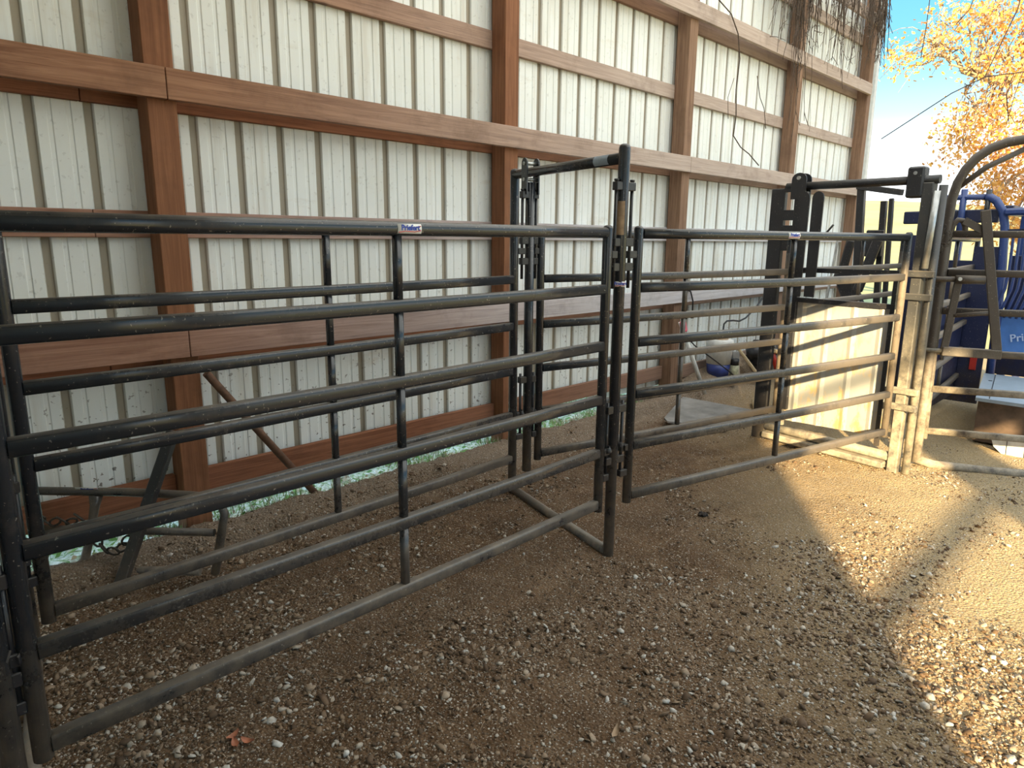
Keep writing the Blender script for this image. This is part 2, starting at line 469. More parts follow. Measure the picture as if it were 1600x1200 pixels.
# grass blades seen through the gap under the wall
mb = MB()
for k in range(12000):
    x = rnd.uniform(-1, 5.8); y = 3.74 + 1.6 * rnd.random() ** 1.5
    if noise.noise(Vector((x * 2.2, y * 2, 9))) < -0.1: continue
    h = rnd.uniform(0.025, 0.09); a = rnd.uniform(0, 6.28); w = 0.003
    dx, dy = math.cos(a) * w, math.sin(a) * w; lx, ly = rnd.uniform(-.04, .04), rnd.uniform(-.04, .04)
    z = 0.05
    mb.add([(x - dx, y - dy, z), (x + dx, y + dy, z), (x + lx * .4 + dx * .7, y + ly * .4 + dy * .7, z + h * .6), (x + lx * .4 - dx * .7, y + ly * .4 - dy * .7, z + h * .6), (x + lx, y + ly, z + h)],
           [(0, 1, 2, 3), (3, 2, 4)], True)
for k in range(5200):      # dead leaves and straw lying among the grass
    x = rnd.uniform(-1, 5.8); y = 3.74 + 1.3 * rnd.random(); a = rnd.uniform(0, 6.28); L = rnd.uniform(.008, .03); w = L * rnd.uniform(.25, .7)
    ca, sa = math.cos(a), math.sin(a); z = 0.062; t1, t2 = rnd.uniform(0, .02), rnd.uniform(0, .02)
    mb.add([(x - ca * L, y - sa * L, z), (x - sa * w, y + ca * w, z + t1), (x + ca * L, y + sa * L, z + t2), (x + sa * w, y - ca * w, z)], [(0, 1, 2, 3)])
solo('grass_tufts', mb, M['grass'], 'green and straw coloured grass outside, seen through the gap under the wall', 'grass', kind='stuff')

# loose gravel
def gravel(n, seed, rmin, rmax, region, dens):
    r = np.random.RandomState(seed)
    phi = (1 + 5 ** .5) / 2
    iv = np.array([(-1, phi, 0), (1, phi, 0), (-1, -phi, 0), (1, -phi, 0), (0, -1, phi), (0, 1, phi), (0, -1, -phi), (0, 1, -phi), (phi, 0, -1), (phi, 0, 1), (-phi, 0, -1), (-phi, 0, 1)]) / math.sqrt(1 + phi * phi)
    it = np.array([(0, 11, 5), (0, 5, 1), (0, 1, 7), (0, 7, 10), (0, 10, 11), (1, 5, 9), (5, 11, 4), (11, 10, 2), (10, 7, 6), (7, 1, 8), (3, 9, 4), (3, 4, 2), (3, 2, 6), (3, 6, 8), (3, 8, 9), (4, 9, 5), (2, 4, 11), (6, 2, 10), (8, 6, 7), (9, 8, 1)])
    pts = []
    tries = 0
    while len(pts) < n and tries < n * 30:
        tries += 1
        x = region[0] + (region[1] - region[0]) * r.rand(); y = region[2] + (region[3] - region[2]) * r.rand()
        d = x * FWD.x + y * FWD.y + 0.35
        if d < 0.9: continue
        q = (x * RGT.x + y * RGT.y) / d
        if abs(q) > 0.80: continue
        # keep fewer far away
        if r.rand() > min(1, (1.9 / d) ** 1.3): continue
        w = 0.5 + 0.9 * noise.noise(Vector((x * 1.5, y * 1.5, 4))) + 0.5 * noise.noise(Vector((x * 5, y * 5, 2)))
        w += dens(x, y)
        if r.rand() > w: continue
        pts.append((x, y, ground_z(x, y)))
    P = np.array(pts); n = len(P)
    R = rmin * (rmax / rmin) ** (r.rand(n) ** 2.2)
    S = r.uniform(0.55, 1.3, (n, 3)); S[:, 2] *= 0.6
    V = iv[None] * (1 + 0.28 * r.randn(n, 12, 1)) * S[:, None, :] * R[:, None, None]
    a = r.rand(n) * 6.283; ca, sa = np.cos(a)[:, None], np.sin(a)[:, None]
    X = V[..., 0] * ca - V[..., 1] * sa; Y = V[..., 0] * sa + V[..., 1] * ca
    V = np.stack([X, Y, V[..., 2]], -1)
    tl = r.randn(n, 2) * 0.35
    V[..., 2] += V[..., 0] * tl[:, :1] + V[..., 1] * tl[:, 1:]
    V += P[:, None, :]; V[..., 2] += (R * 0.18)[:, None]
    F = (it[None] + 12 * np.arange(n)[:, None, None]).reshape(-1)
    me = bpy.data.meshes.new('gravel')
    me.vertices.add(n * 12); me.vertices.foreach_set('co', V.reshape(-1).astype('f'))
    me.loops.add(len(F)); me.loops.foreach_set('vertex_index', F.astype('i'))
    me.polygons.add(n * 20); me.polygons.foreach_set('loop_start', np.arange(0, n * 60, 3, dtype='i'))
    me.update(calc_edges=True); me.validate()
    me.materials.append(M['gravel'])
    o = bpy.data.objects.new('gravel', me); COL.objects.link(o)
    return tag(o, ('larger whitish and tan stones' if rmax > .01 else 'fine loose brown and whitish gravel') + ' strewn over the dirt floor', 'gravel', kind='stuff')
def dn(x, y):
    d = 0
    d += 0.5 * math.exp(-((x - 0.9) ** 2 + (y - 2.5) ** 2) / 0.35)
    d += 0.25 * sstep(1.6, 0.6, y)
    d -= 0.55 * math.exp(-((x - 3.6) ** 2 + (y - 2.3) ** 2) / 0.4)
    d -= 0.6 * sstep(3.45, 3.6, y)
    d -= 0.45 * sstep(2.6, 4.0, x - 0.4 * y)
    return d
def dn2(x, y): return dn(x, y) - 0.15
gravel(60000, 3, 0.0028, 0.0085, (0.2, 6.5, -0.8, 3.75), dn)
gravel(9000, 11, 0.0075, 0.0175, (0.2, 6.0, -0.8, 3.6), dn2)

# ================================================================== barn wall
PW = 0.14; PY = 3.756; XA = 1.2495; S = 2.438
SHY = PY + PW + 0.04     # inner face of wall sheets
struct_sheet = MB()
xs = []
x0 = 1.533 - 0.246 * 20
prof = []
k = 0
while x0 + 0.246 * k < 11.66:
    c = x0 + 0.246 * k
    prof += [(c - .025, 0), (c - .015, .019), (c + .015, .019), (c + .025, 0),
             (c + .066, 0), (c + .071, .0045), (c + .087, .0045), (c + .092, 0),
             (c + .148, 0), (c + .153, .0045), (c + .169, .0045), (c + .174, 0)]
    k += 1
prof = [p for p in prof if p[0] < 11.62]
vs = []
for (x, d) in prof:
    vs += [(x, SHY + d, 0.22 if x < 5 else 0.16), (x, SHY + d, 5.6)]
struct_sheet.add(vs, [(2 * i, 2 * i + 2, 2 * i + 3, 2 * i + 1) for i in range(len(prof) - 1)])
struct('wall_left', struct_sheet, M['sheet'])
mb = MB(); mb.box((11.56, SHY - 0.05, 0.1), (11.66, SHY + 0.03, 5.6), 0.004)
struct('trim_1', mb, M['sheet_edge'])

# posts
plabels = ['reddish brown square wooden wall post nearest the camera, crossed by a jointed board',
           'brown wooden wall post rising behind the nearer overhead pipe frame',
           'brown wooden wall post right of the tall middle pipe frame, white pipe at its foot',
           'dark wooden wall post with dry vines hanging down its top, behind the far frame',
           'dark wooden corner post at the open right end of the wall']
for i in range(5):
    x = XA + i * S
    if i == 4: x = XA + 4 * S - 0.09
    mb = MB(); mb.box((x, PY, -0.1 if i > 0 else 0.0), (x + PW, PY + PW, 5.45), 0.004)
    solo('wooden_post', mb, M['post'] if i < 2 else M['post_far'], plabels[i], 'post', 'square posts of the barn wall')
x = XA - S
mb = MB(); mb.box((x, PY, 0.0), (x + PW, PY + PW, 5.4), 0.004)

def girt(xa, xb, z0, z1, mat, label, y0=PY - 0.04, y1=PY, grp='horizontal boards of the barn wall'):
    mb = MB(); mb.box((xa, y0, z0), (xb, y1, z1), 0.003)
    return solo('girt_board', mb, mat, label, 'board', grp)
JA = XA + 0.085; JC = XA + 2 * S + 0.09; EX = 11.08
# inner boards nailed across the post faces
girt(-3.6, JA - .002, 2.33, 2.478, M['board'], 'brown mid-height board at far left, ending in a joint on the nearest post')
girt(JA + .002, JC - .002, 2.33, 2.478, M['board'], 'long grained mid-height board from the nearest post past the second post')
girt(JC + .002, EX - 0.1, 2.33, 2.478, M['board'], 'greyed board behind the far overhead frame, running to the corner post')
girt(-3.6, JA - .002, 1.05, 1.192, M['board_low'], 'reddish lower board seen between the rails at far left')
girt(JA + .002, JC - .002, 1.05, 1.192, M['board_low'], 'lower board turning from reddish to lilac grey, behind the two left pipe panels')
girt(JC + .002, EX - 0.3, 1.05, 1.192, M['board_low'], 'pale grey lower board with two black cables hung over it')
girt(3.8, JC + 4.75, 3.72, 3.866, M['board'], 'high weathered board crossing the posts at upper right, its sawn end past the corner post')
girt(JC + 0.2, EX + 0.02, 4.62, 4.76, M['board'], 'topmost weathered board under the hanging vines at the corner')
# recessed boards behind the posts
def rec(z0, z1, mat, labels):
    for k, (xa, xb) in enumerate(((-3.6, 1.0), (1.0, XA + S + .07), (XA + S + .07, XA + 2 * S + .07), (XA + 2 * S + .07, XA + 3 * S + .07), (XA + 3 * S + .07, 11.12))):
        girt(xa, xb - .003, z0, z1, mat, labels[k], PY + PW, PY + PW + 0.038)
pos = ['left of the nearest post', 'between the nearest and second posts', 'between the second and third posts', 'between the third post and the vine-hung post', 'between the vine-hung post and the corner post']
for z0, z1, mt, d in ((3.02, 3.145, 'board', 'upper recessed narrow board '), (1.665, 1.80, 'board_low', 'recessed board at panel-top height '),
                      (2.30, 2.44, 'skirt', 'recessed board behind the mid-height board, '), (0.985, 1.12, 'skirt', 'brown recessed strip under the lower board, '),
                      (3.68, 3.82, 'skirt', 'dark recessed strip under the high board, '), (4.40, 4.535, 'board', 'topmost recessed board ')):
    rec(z0, z1, M[mt], [d + q for q in pos])
for k, (xa, xb) in enumerate(((-3.6, XA - .002), (XA + PW + .002, XA + S - .002), (XA + S + PW + .002, XA + 2 * S - .002), (XA + 2 * S + PW + .002, XA + 3 * S - .002), (XA + 3 * S + PW + .002, 10.9))):
    mb = MB(); mb.box((xa, PY + 0.10, 0.245 if k < 3 else 0.2), (xb, PY + 0.139, 0.382 if k < 3 else 0.34), 0.003)
    solo('skirt_board', mb, M['skirt'], 'reddish bottom wall board ' + pos[k], 'board', 'bottom boards of the wall')
# off-camera shed sides, added with openings placed to shape the daylight
mb = MB()
def plank_wall(xa, xb, z0, z1):
    x = xa
    while x < xb - 1e-4:
        e = min(x + 0.3, xb); mb.box((x, -3.03, z0), (e, -3.0, z1)); x = e
plank_wall(-12, -2.27, -0.05, 4.5); plank_wall(-0.10, 0.8, -0.05, 4.5); plank_wall(0.8, 1.25, -0.05, 1.95); plank_wall(0.8, 1.25, 2.35, 4.5); plank_wall(1.25, 3.2, -0.05, 4.5); plank_wall(-2.27, -0.10, 3.93, 4.5); plank_wall(-0.75, -0.10, 3.20, 3.93); plank_wall(3.2, 11.2, 3.95, 4.5)
mb.box((-2.47, -3.03, 0.0), (-2.25, -2.97, 0.0)) if False else None
struct('added_wall_right', mb, M['sheet'])
mb = MB(); mb.box((-2.3, -3.0, 1.99), (-0.06, -2.94, 2.09), 0.003)
struct('trim_2', mb, M['post'])
mb = MB(); mb.box((-2.3, -3.0, 3.17), (-0.06, -2.95, 3.22), 0.003)
struct('trim_3', mb, M['post'])
mb = MB()
XROOF = 2.2  # added roof turns translucent here so fill comes from the open end
xr = np.linspace(XROOF, 11.25, 40)
vs = []
for x in xr: vs += [(x, -3.5, 4.42), (x, 4.1, 5.60)]
mb.add(vs, [(2 * i, 2 * i + 2, 2 * i + 3, 2 * i + 1) for i in range(39)])
struct('added_translucent_ceiling', mb, M['roof'])
mb = MB()
xr = np.linspace(-12, XROOF, 20); vs = []
for x in xr: vs += [(x, -3.5, 4.42), (x, 4.1, 5.60)]
mb.add(vs, [(2 * i, 2 * i + 2, 2 * i + 3, 2 * i + 1) for i in range(19)])
struct('ceiling', mb, M['sheet_edge'])
mb = MB(); mb.box((-12.05, -3.0, -.05), (-12.0, 4.0, 5.6))  # unseen end wall, added to keep light off the posts' far sides
struct('added_wall_back', mb, M['sheet_edge'])

# ================================================================== cattle panels
RZ = [1.709, 1.439, 1.159, 0.883, 0.603, 0.323]
def rrect(w, h, r, n=3):
    out = []
    for cx, cy, a0 in ((w / 2 - r, h / 2 - r, 0), (-w / 2 + r, h / 2 - r, 90), (-w / 2 + r, -h / 2 + r, 180), (w / 2 - r, -h / 2 + r, 270)):
        for k in range(n + 1):
            a = math.radians(a0 + 90 * k / n); out.append((cx + r * math.cos(a), cy + r * math.sin(a)))
    return out
RAIL = rrect(0.042, 0.049, 0.009, 2)
TOPR = rrect(0.048, 0.050, 0.020, 4)
MIDP = rrect(0.030, 0.030, 0.008)

def text_mesh(body, size, M4, mat, par, name='lettering', bold=0.004, extrude=0.0006):
    cu = bpy.data.curves.new('txt', 'FONT'); cu.body = body; cu.size = size; cu.extrude = extrude; cu.offset = bold * size * 3
    cu.align_x = 'CENTER'; cu.align_y = 'CENTER'; cu.resolution_u = 3
    ob = bpy.data.objects.new('txt', cu); COL.objects.link(ob)
    dg = bpy.context.evaluated_depsgraph_get()
    me = bpy.data.meshes.new_from_object(ob.evaluated_get(dg))
    bpy.data.objects.remove(ob); bpy.data.curves.remove(cu)
    b = BASE[par]
    for v in me.vertices: v.co = (M4 @ v.co) - b
    me.materials.clear(); me.materials.append(mat); me.name = name
    o = bpy.data.objects.new(name, me); COL.objects.link(o); o.parent = par; BASE[o] = b
    return o
def frame4(origin, xdir, ydir):
    x = Vector(xdir).normalized(); y = Vector(ydir); y = (y - x * y.dot(x)).normalized(); z = x.cross(y)
    m_ = Matrix((x, y, z)).transposed().to_4x4(); m_.translation = Vector(origin); return m_
def sticker(par, origin, xdir, ydir, w, h, body='Priefert', label='white brand sticker with blue lettering and red swoosh', curved=True):
    """small vinyl label; a slightly curved patch wrapped on the tube"""
    F4 = frame4(origin, xdir, ydir)
    mb = MB(); n = 6; vs = []
    for k in range(n + 1):
        v = -h / 2 + h * k / n; bz = -(v * v) / (0.030 if curved else 9) * 0.5 + 0.0012
        for u in (-w / 2, w / 2): vs.append(F4 @ Vector((u, v, bz)))
        for u in (-w / 2, w / 2): vs.append(F4 @ Vector((u, v, bz - 0.001)))
    fs = []
    for k in range(n):
        a = 4 * k; fs += [(a, a + 1, a + 5, a + 4), (a + 2, a + 6, a + 7, a + 3), (a, a + 4, a + 6, a + 2), (a + 1, a + 3, a + 7, a + 5)]
    fs += [(0, 2, 3, 1), (4 * n, 4 * n + 1, 4 * n + 3, 4 * n + 2)]
    mb.add(vs, fs, True)
    st = part('sticker', mb, M['white'], par, label)
    T = F4 @ Matrix.Translation((0.02 * w, h * 0.10, 0.0018))
    text_mesh(body, h * 0.78, T, M['sticker_blue'], st, bold=0.012)
    mb = MB()
    for (a, b, c, d) in ((-.47, -.36, -.2, -.24), (-.2, -.24, .2, -.30), (.2, -.30, .47, -.16), (.30, .2, .47, .3)):
        mb.bar(F4 @ Vector((a * w, b * h, 0.0008)), F4 @ Vector((c * w, d * h, 0.0008)), h * 0.09, 0.002, up=F4.to_3x3() @ Vector((0, 0, 1)))
    part('swoosh', mb, M['sticker_red'], st)
    return st

def panel(P0, th, L, mid, label, mat, x_labels=None, stk=None, rails=RZ, group='six-rail pipe panels'):
    P0 = Vector((P0[0], P0[1], 0)); d = Vector((math.cos(th), math.sin(th), 0)); side = Vector((-d.y, d.x, 0))
    if side.y > 0: side = -side      # camera side
    g = thing('cattle_panel', label, 'panel', P0 + d * L / 2, group)
    for s in (0, L):
        mb = MB(); q = P0 + d * s
        mb.tube([q + Vector((0, 0, 0.283)), q + Vector((0, 0, 1.727))], 0.0245, 14, dome=True)
        part('stile', mb, mat, g)
    for i, z in enumerate(rails):
        mb = MB()
        a = P0 + d * 0.02; b = P0 + d * (L - 0.02)
        pts = []
        for k in range(5):
            q = a.lerp(b, k / 4); pts.append(q + Vector((0, 0, z - (0.004 * math.sin(math.pi * k / 4) if i else 0))))
        mb.sweep(pts, TOPR if i == 0 else RAIL)
        part('top_rail' if i == 0 else 'rail', mb, mat, g)
    mb = MB(); q = P0 + d * mid
    for i in range(len(rails) - 1):
        a = q + Vector((0, 0, rails[i] - 0.022)); b = q + Vector((0, 0, rails[i + 1] + 0.02))
        mb.sweep([b, a], MIDP, up=side)
    part('centre_upright', mb, mat, g)
    if stk is not None:
        o = P0 + d * stk + side * 0.0245 + Vector((0, 0, rails[0] + 0.0))
        xd = -d if d.x < 0 else d
        if side.y < 0: xd = Vector((abs(d.x), d.y * (1 if d.x > 0 else -1), 0))
        sticker(g, o, xd, (0, 0, 1), 0.105, 0.034)
    return g
panel((2.718, 2.056), 3.151, 2.467, 1.246, 'front left six-rail charcoal pipe panel, nearest the camera, brand sticker on its top rail', M['steel'], stk=1.205)
panel((2.934, 2.027), -0.229, 2.474, 1.235, 'front right six-rail pipe panel, sunlit and muddy at its far end', M['steel'], stk=1.20)
panel((2.930, 2.899), 3.176, 2.507, 1.269, 'back left six-rail pipe panel standing between the front panel and the wall', M['steel'])
panel((3.122, 2.860), -0.226, 2.38, 1.248, 'back right six-rail pipe panel with cables and buckets behind it', M['steel'])
panel((5.72, 2.38), -0.075, 2.2, 1.25, 'far six-rail panel beyond the pale solid door, continuing the back row', M['steel'], rails=RZ[:6])
panel((5.93, 1.475), 0.075, 2.45, 1.25, 'far receding six-rail panel seen through the arched gate, pale dusty rails', M['steel'])

# ================================================================== walk-through frames
def torus_link(mb, c, ax, up, R=0.016, r=0.0035, stretch=1.6, n=10, m_=6):
    c = Vector(c); ax = Vector(ax).normalized(); up = Vector(up); up = (up - ax * up.dot(ax)).normalized(); sd_ = ax.cross(up)
    path = []
    for k in range(n + 1):
        a = 2 * math.pi * k / n
        path.append(c + ax * math.cos(a) * R * stretch + sd_ * math.sin(a) * R)
    prof_ = [(r * math.cos(2 * math.pi * j / m_), r * math.sin(2 * math.pi * j / m_)) for j in range(m_)]
    mb.sweep(path, prof_, up=up, cap=False)
def chain_mb(pts, R=0.016, r=0.0045):
    mb = MB(); P = [Vector(p) for p in pts]
    seg = R * 1.6 * 2 - 2.4 * r
    Ltot = [0]
    for a, b in zip(P, P[1:]): Ltot.append(Ltot[-1] + (b - a).length)
    n = int(Ltot[-1] / seg); k = 0
    for i in range(n):
        s = (i + .5) * seg
        while k < len(P) - 2 and Ltot[k + 1] < s: k += 1
        t_ = (s - Ltot[k]) / max(1e-6, Ltot[k + 1] - Ltot[k])
        q = P[k].lerp(P[k + 1], t_); d = (P[k + 1] - P[k]).normalized()
        u = Vector((0.3, 0.9, 0.2)) if i % 2 else Vector((0.9, -0.3, 0.2))
        torus_link(mb, q, d, u, R, r)
    return mb

def post_stile_fittings(g, post, stile, mat):
    """pin rod, brackets and spring loops that tie a panel end to a frame post"""
    a = Vector((post[0], post[1], 0)); b = Vector((stile[0], stile[1], 0)); d = (b - a).normalized(); gap = (b - a).length
    n = Vector((d.y, -d.x, 0)); q = a + d * (gap * 0.5)
    Z = lambda z: Vector((0, 0, z))
    mb = MB(); mb.tube([q + Z(1.44), q + Z(1.955)], 0.0085, 8)
    mb.disc_cyl(q + Z(1.958), (0, 0, 1), 0.012, 0.01)
    part('pin_rod', mb, mat, g)
    mb = MB(); mb.tube([q + Z(0.46), q + Z(0.86)], 0.0085, 8)
    part('pin_rod', mb, mat, g)
    for z, e0, e1 in ((1.93, 0.02, gap * .5 + .012), (1.665, 0.02, gap * .5 + .012), (1.545, 0.02, gap * .5 + .012), (0.82, .02, gap * .5 + .012), (0.545, .02, gap * .5 + .012)):
        mb = MB(); mb.bar(a + d * e0 + Z(z), a + d * e1 + Z(z), 0.034, 0.040, bev=0.003)
        part('post_bracket', mb, mat, g)
    for z in (1.605, 0.60, 0.46):
        mb = MB(); mb.bar(b - d * 0.02 + Z(z), b - d * (gap * .5 + .012) + Z(z), 0.034, 0.036, bev=0.003)
        part('stile_bracket', mb, mat, g)
    mb = MB()
    path = [q + n * (0.028 * math.cos(t_)) + d * (0.016 * math.sin(t_)) + Z(0.60 + 0.004 * t_) for t_ in np.linspace(0.4, 5.6, 12)]
    mb.sweep(path, rrect(0.006, 0.03, 0.002, 1))
    part('spring_catch', mb, mat, g)

def walk_frame(F, B, label, mat, barz, topz, adj=None, over=0.0, stick=None):
    F = Vector((F[0], F[1], 0)); B = Vector((B[0], B[1], 0)); d = (B - F).normalized()
    Z = lambda z: Vector((0, 0, z))
    g = thing('walk_through_frame', label, 'frame', F.lerp(B, .5), 'overhead pipe frames across the alley')
    mb = MB(); mb.tube([F + Z(-0.03), F + Z(topz)], 0.0285, 16, dome=True); part('front_post', mb, mat, g)
    mb = MB(); mb.tube([B + Z(-0.03), B + Z(topz - 0.03)], 0.0285, 16, dome=True); part('back_post', mb, mat, g)
    mb = MB(); mb.tube([F + Z(barz) - d * over, B + Z(barz)], 0.0275, 16); part('top_bar', mb, mat, g)
    mb = MB(); mb.tube([F + Z(0.022), F.lerp(B, .5) + Z(0.018), B + Z(0.025)], 0.028, 14); part('ground_bar', mb, mat, g)
    if adj:
        A = Vector((adj[0], adj[1], 0)); n = Vector((d.y, -d.x, 0))
        ap = MB(); ap.tube([A + Z(0.22), A + Z(barz - 0.06)], 0.0285, 16); a_o = part('sliding_post', ap, mat, g)
        for e in (-1, 1):
            mb = MB()
            # rounded hanger plate each side of the bar
            c = A + n * e * 0.036
            pl_ = []
            for k in range(9):
                t_ = math.pi * k / 8; pl_.append((0.032 * math.cos(t_), 0.045 + 0.032 * math.sin(t_)))
            pl_ += [(-0.032, -0.13), (0.032, -0.13)]
            vs = [c + d * u + Z(barz + v) + n * e * w for w in (0, 0.008) for (u, v) in pl_]
            k = len(pl_)
            fs = [tuple(range(k)), tuple(range(2 * k - 1, k - 1, -1))] + [(i, i + k, (i + 1) % k + k, (i + 1) % k) for i in range(k)]
            mb.add(vs, fs)
            part('hanger_plate', mb, mat, g)
        mb = MB(); mb.disc_cyl(A + Z(barz + 0.045), n, 0.010, 0.10); part('hanger_bolt', mb, M['zinc'], g)
        mb = MB(); mb.disc_cyl(A + Z(barz - 0.045), n, 0.010, 0.10); part('hanger_bolt', mb, M['zinc'], g)
    if stick:
        sticker(g, F + Vector((-0.020, -0.020, 1.462)), (0.707, -0.707, 0), (0, 0, 1), 0.05, 0.026, label='small white brand sticker with blue lettering')
    return g
F1 = (2.815, 2.047); B1 = (3.118, 3.085); A1 = (3.045, 2.883)
fr = walk_frame(F1, B1, 'tall charcoal pipe frame arching over the alley in the middle, between the front panels', M['steel'], 2.062, 2.105, A1, stick=True)
post_stile_fittings(fr, F1, (2.718, 2.056), M['steel_dark']); post_stile_fittings(fr, F1, (2.934, 2.027), M['steel_dark'])
post_stile_fittings(fr, A1, (2.930, 2.899), M['steel_dark']); post_stile_fittings(fr, A1, (3.122, 2.860), M['steel_dark'])
# paper tags on the frame
d1 = (Vector(B1) - Vector(F1)).normalized(); d1 = Vector((d1.x, d1.y, 0)); n1 = Vector((-d1.y, d1.x, 0))
mb = MB()
c0 = Vector((F1[0], F1[1], 2.062)) + d1 * 0.10; vs = []
for k in range(6):
    a = math.radians(-55 + 22 * k)
    for s in (0, 0.12): vs.append(c0 + d1 * s + n1 * 0.0287 * math.cos(a) + Vector((0, 0, 0.0287 * math.sin(a))))
mb.add(vs, [(2 * k, 2 * k + 2, 2 * k + 3, 2 * k + 1) for k in range(5)], True)
part('paper_tag', mb, M['greylid'], fr, 'faded grey paper tag wrapped on the top bar')
mb = MB(); vs = []
cdir = Vector((-F1[0], -F1[1], 0)).normalized(); cs = Vector((cdir.y, -cdir.x, 0))
for k in range(6):
    a = math.radians(-65 + 18 * k)
    for z in (1.70, 1.86): vs.append(Vector((F1[0], F1[1], z)) + cdir * 0.0298 * math.cos(a) + cs * -0.0298 * math.sin(a))
mb.add(vs, [(2 * k, 2 * k + 2, 2 * k + 3, 2 * k + 1) for k in range(5)], True)
part('paper_tag', mb, M['tan'], fr, 'tan paper tag on the front post')

F0 = (0.185, 2.03); B0 = (0.40, 3.07); A0 = (0.337, 2.80)
fr0 = walk_frame(F0, B0, 'charcoal pipe frame at the far left edge, its ground bar caked in dust', M['steel'], 2.062, 2.105, A0)
post_stile_fittings(fr0, F0, (0.25, 2.033), M['steel_dark']); post_stile_fittings(fr0, A0, (0.424, 2.811), M['steel_dark'])
mb = MB(); mb.tube([(F0[0], F0[1], -0.02), (F0[0], F0[1], 0.25)], 0.034, 16); part('foot_sleeve', mb, M['steel'], fr0)

# far frame with solid sliding door
F2 = Vector((5.495, 1.415, 0)); B2 = Vector((5.587, 2.456, 0)); d2 = (B2 - F2).normalized(); n2 = Vector((-d2.y, d2.x, 0))
Z = lambda z: Vector((0, 0, z))
g = thing('door_frame', 'far heavy pipe frame with overhead bar and solid door, beside the arched gate', 'frame', F2.lerp(B2, .5))
sm = M['steel_muddy']; dk = M['steel_dark']
mb = MB(); mb.bar(F2 + Z(-0.03), F2 + Z(2.08), 0.085, 0.07, up=d2, bev=0.006); part('front_post', mb, sm, g)
mb = MB(); mb.tube([F2 - d2 * 0.085 + Z(0), F2 - d2 * 0.085 + Z(2.06)], 0.028, 14); part('side_pipe', mb, sm, g)
mb = MB(); mb.bar(F2 + d2 * 0.085 - n2 * -0.0 + Z(1.98), F2 + d2 * 0.085 + Z(2.19), 0.10, 0.11, up=d2, bev=0.012); part('cap_plate', mb, dk, g)
mb = MB(); mb.disc_cyl(F2 + d2 * 0.085 + n2 * 0.052 + Z(2.145), n2, 0.012, 0.012); part('bolt', mb, M['zinc'], g)
mb = MB(); mb.tube([F2 - d2 * 0.06 + Z(2.10), B2 + Z(2.10)], 0.030, 16); part('top_bar', mb, dk, g)
mb = MB(); mb.bar(B2 + d2 * 0.06 + Z(-0.05), B2 + d2 * 0.06 + Z(2.09), 0.05, 0.12, up=d2, bev=0.006); part('back_post', mb, dk, g)
mb = MB(); mb.bar(B2 - d2 * 0.13 + Z(0.3), B2 - d2 * 0.13 + Z(2.06), 0.05, 0.10, up=d2, bev=0.006); part('slide_channel', mb, dk, g)
mb = MB()
mb.bar(B2 - d2 * 0.04 + Z(2.09), B2 - d2 * 0.04 + Z(2.06), 0.05, 0.10, up=d2)
mb.bar(B2 - d2 * 0.04 + Z(1.92), B2 - d2 * 0.04 + Z(1.84), 0.04, 0.10, up=d2); mb.bar(B2 - d2 * 0.04 + Z(1.80), B2 - d2 * 0.04 + Z(1.60), 0.04, 0.08, up=d2)
part('slotted_plate', mb, dk, g)
for e in (-0.04, 0.04):
    mb = MB(); c = B2 - d2 * 0.12 + n2 * e + Z(2.10)
    pl_ = [(0.06 * math.cos(math.pi * k / 8), 0.05 + 0.05 * math.sin(math.pi * k / 8)) for k in range(9)] + [(-0.06, -0.10), (0.06, -0.10)]
    k = len(pl_); vs = [c + d2 * u + Z(v) + n2 * w for w in (0, 0.01) for (u, v) in pl_]
    mb.add(vs, [tuple(range(k)), tuple(range(2 * k - 1, k - 1, -1))] + [(i, i + k, (i + 1) % k + k, (i + 1) % k) for i in range(k)])
    part('hanger_plate', mb, dk, g)
mb = MB(); mb.disc_cyl(B2 - d2 * 0.12 + n2 * 0.055 + Z(2.16), n2, 0.014, 0.02); part('bolt', mb, M['zinc'], g)
# twin rounded pulley plates in front
for e, s in ((0.085, 0.20), (0.085, 0.31)):
    mb = MB(); c = B2 - d2 * s + n2 * e
    pl_ = [(0.045 * math.cos(math.pi * k / 8), 2.0 + 0.05 * math.sin(math.pi * k / 8)) for k in range(9)] + [(-0.04, 1.25), (0.04, 1.25)]
    k = len(pl_); vs = [c + d2 * u + Z(v) + n2 * w for w in (0, 0.012) for (u, v) in pl_]
    mb.add(vs, [tuple(range(k)), tuple(range(2 * k - 1, k - 1, -1))] + [(i, i + k, (i + 1) % k + k, (i + 1) % k) for i in range(k)])
    part('latch_plate', mb, dk, g)
mb = MB(); mb.tube([B2 - d2 * 0.36 + n2 * 0.08 + Z(1.70), B2 - d2 * 0.45 + n2 * 0.10 + Z(1.80)], 0.008, 8); part('latch_handle', mb, dk, g)
mb = MB(); mb.tube([F2 + d2 * 0.04 + Z(0.10), B2 + Z(0.12)], 0.035, 14); mb.bar(F2 + d2 * 0.05 + n2 * 0.02 + Z(0.035), B2 + n2 * 0.02 + Z(0.06), 0.12, 0.05, bev=0.01)
part('ground_bar', mb, sm, g)
# long pale shock tube and brackets on the front post
mb = MB(); mb.tube([F2 - d2 * 0.055 + n2 * 0.06 + Z(1.50), F2 - d2 * 0.07 + n2 * 0.06 + Z(2.02)], 0.022, 12); part('spring_tube', mb, M['zinc'], g, 'bright galvanised tube')
for z in (1.46, 1.30, 0.62, 0.50):
    mb = MB(); mb.bar(F2 - d2 * 0.12 + n2 * 0.05 + Z(z), F2 + d2 * 0.09 + n2 * 0.05 + Z(z), 0.04, 0.045, bev=0.004); part('bracket', mb, sm, g)

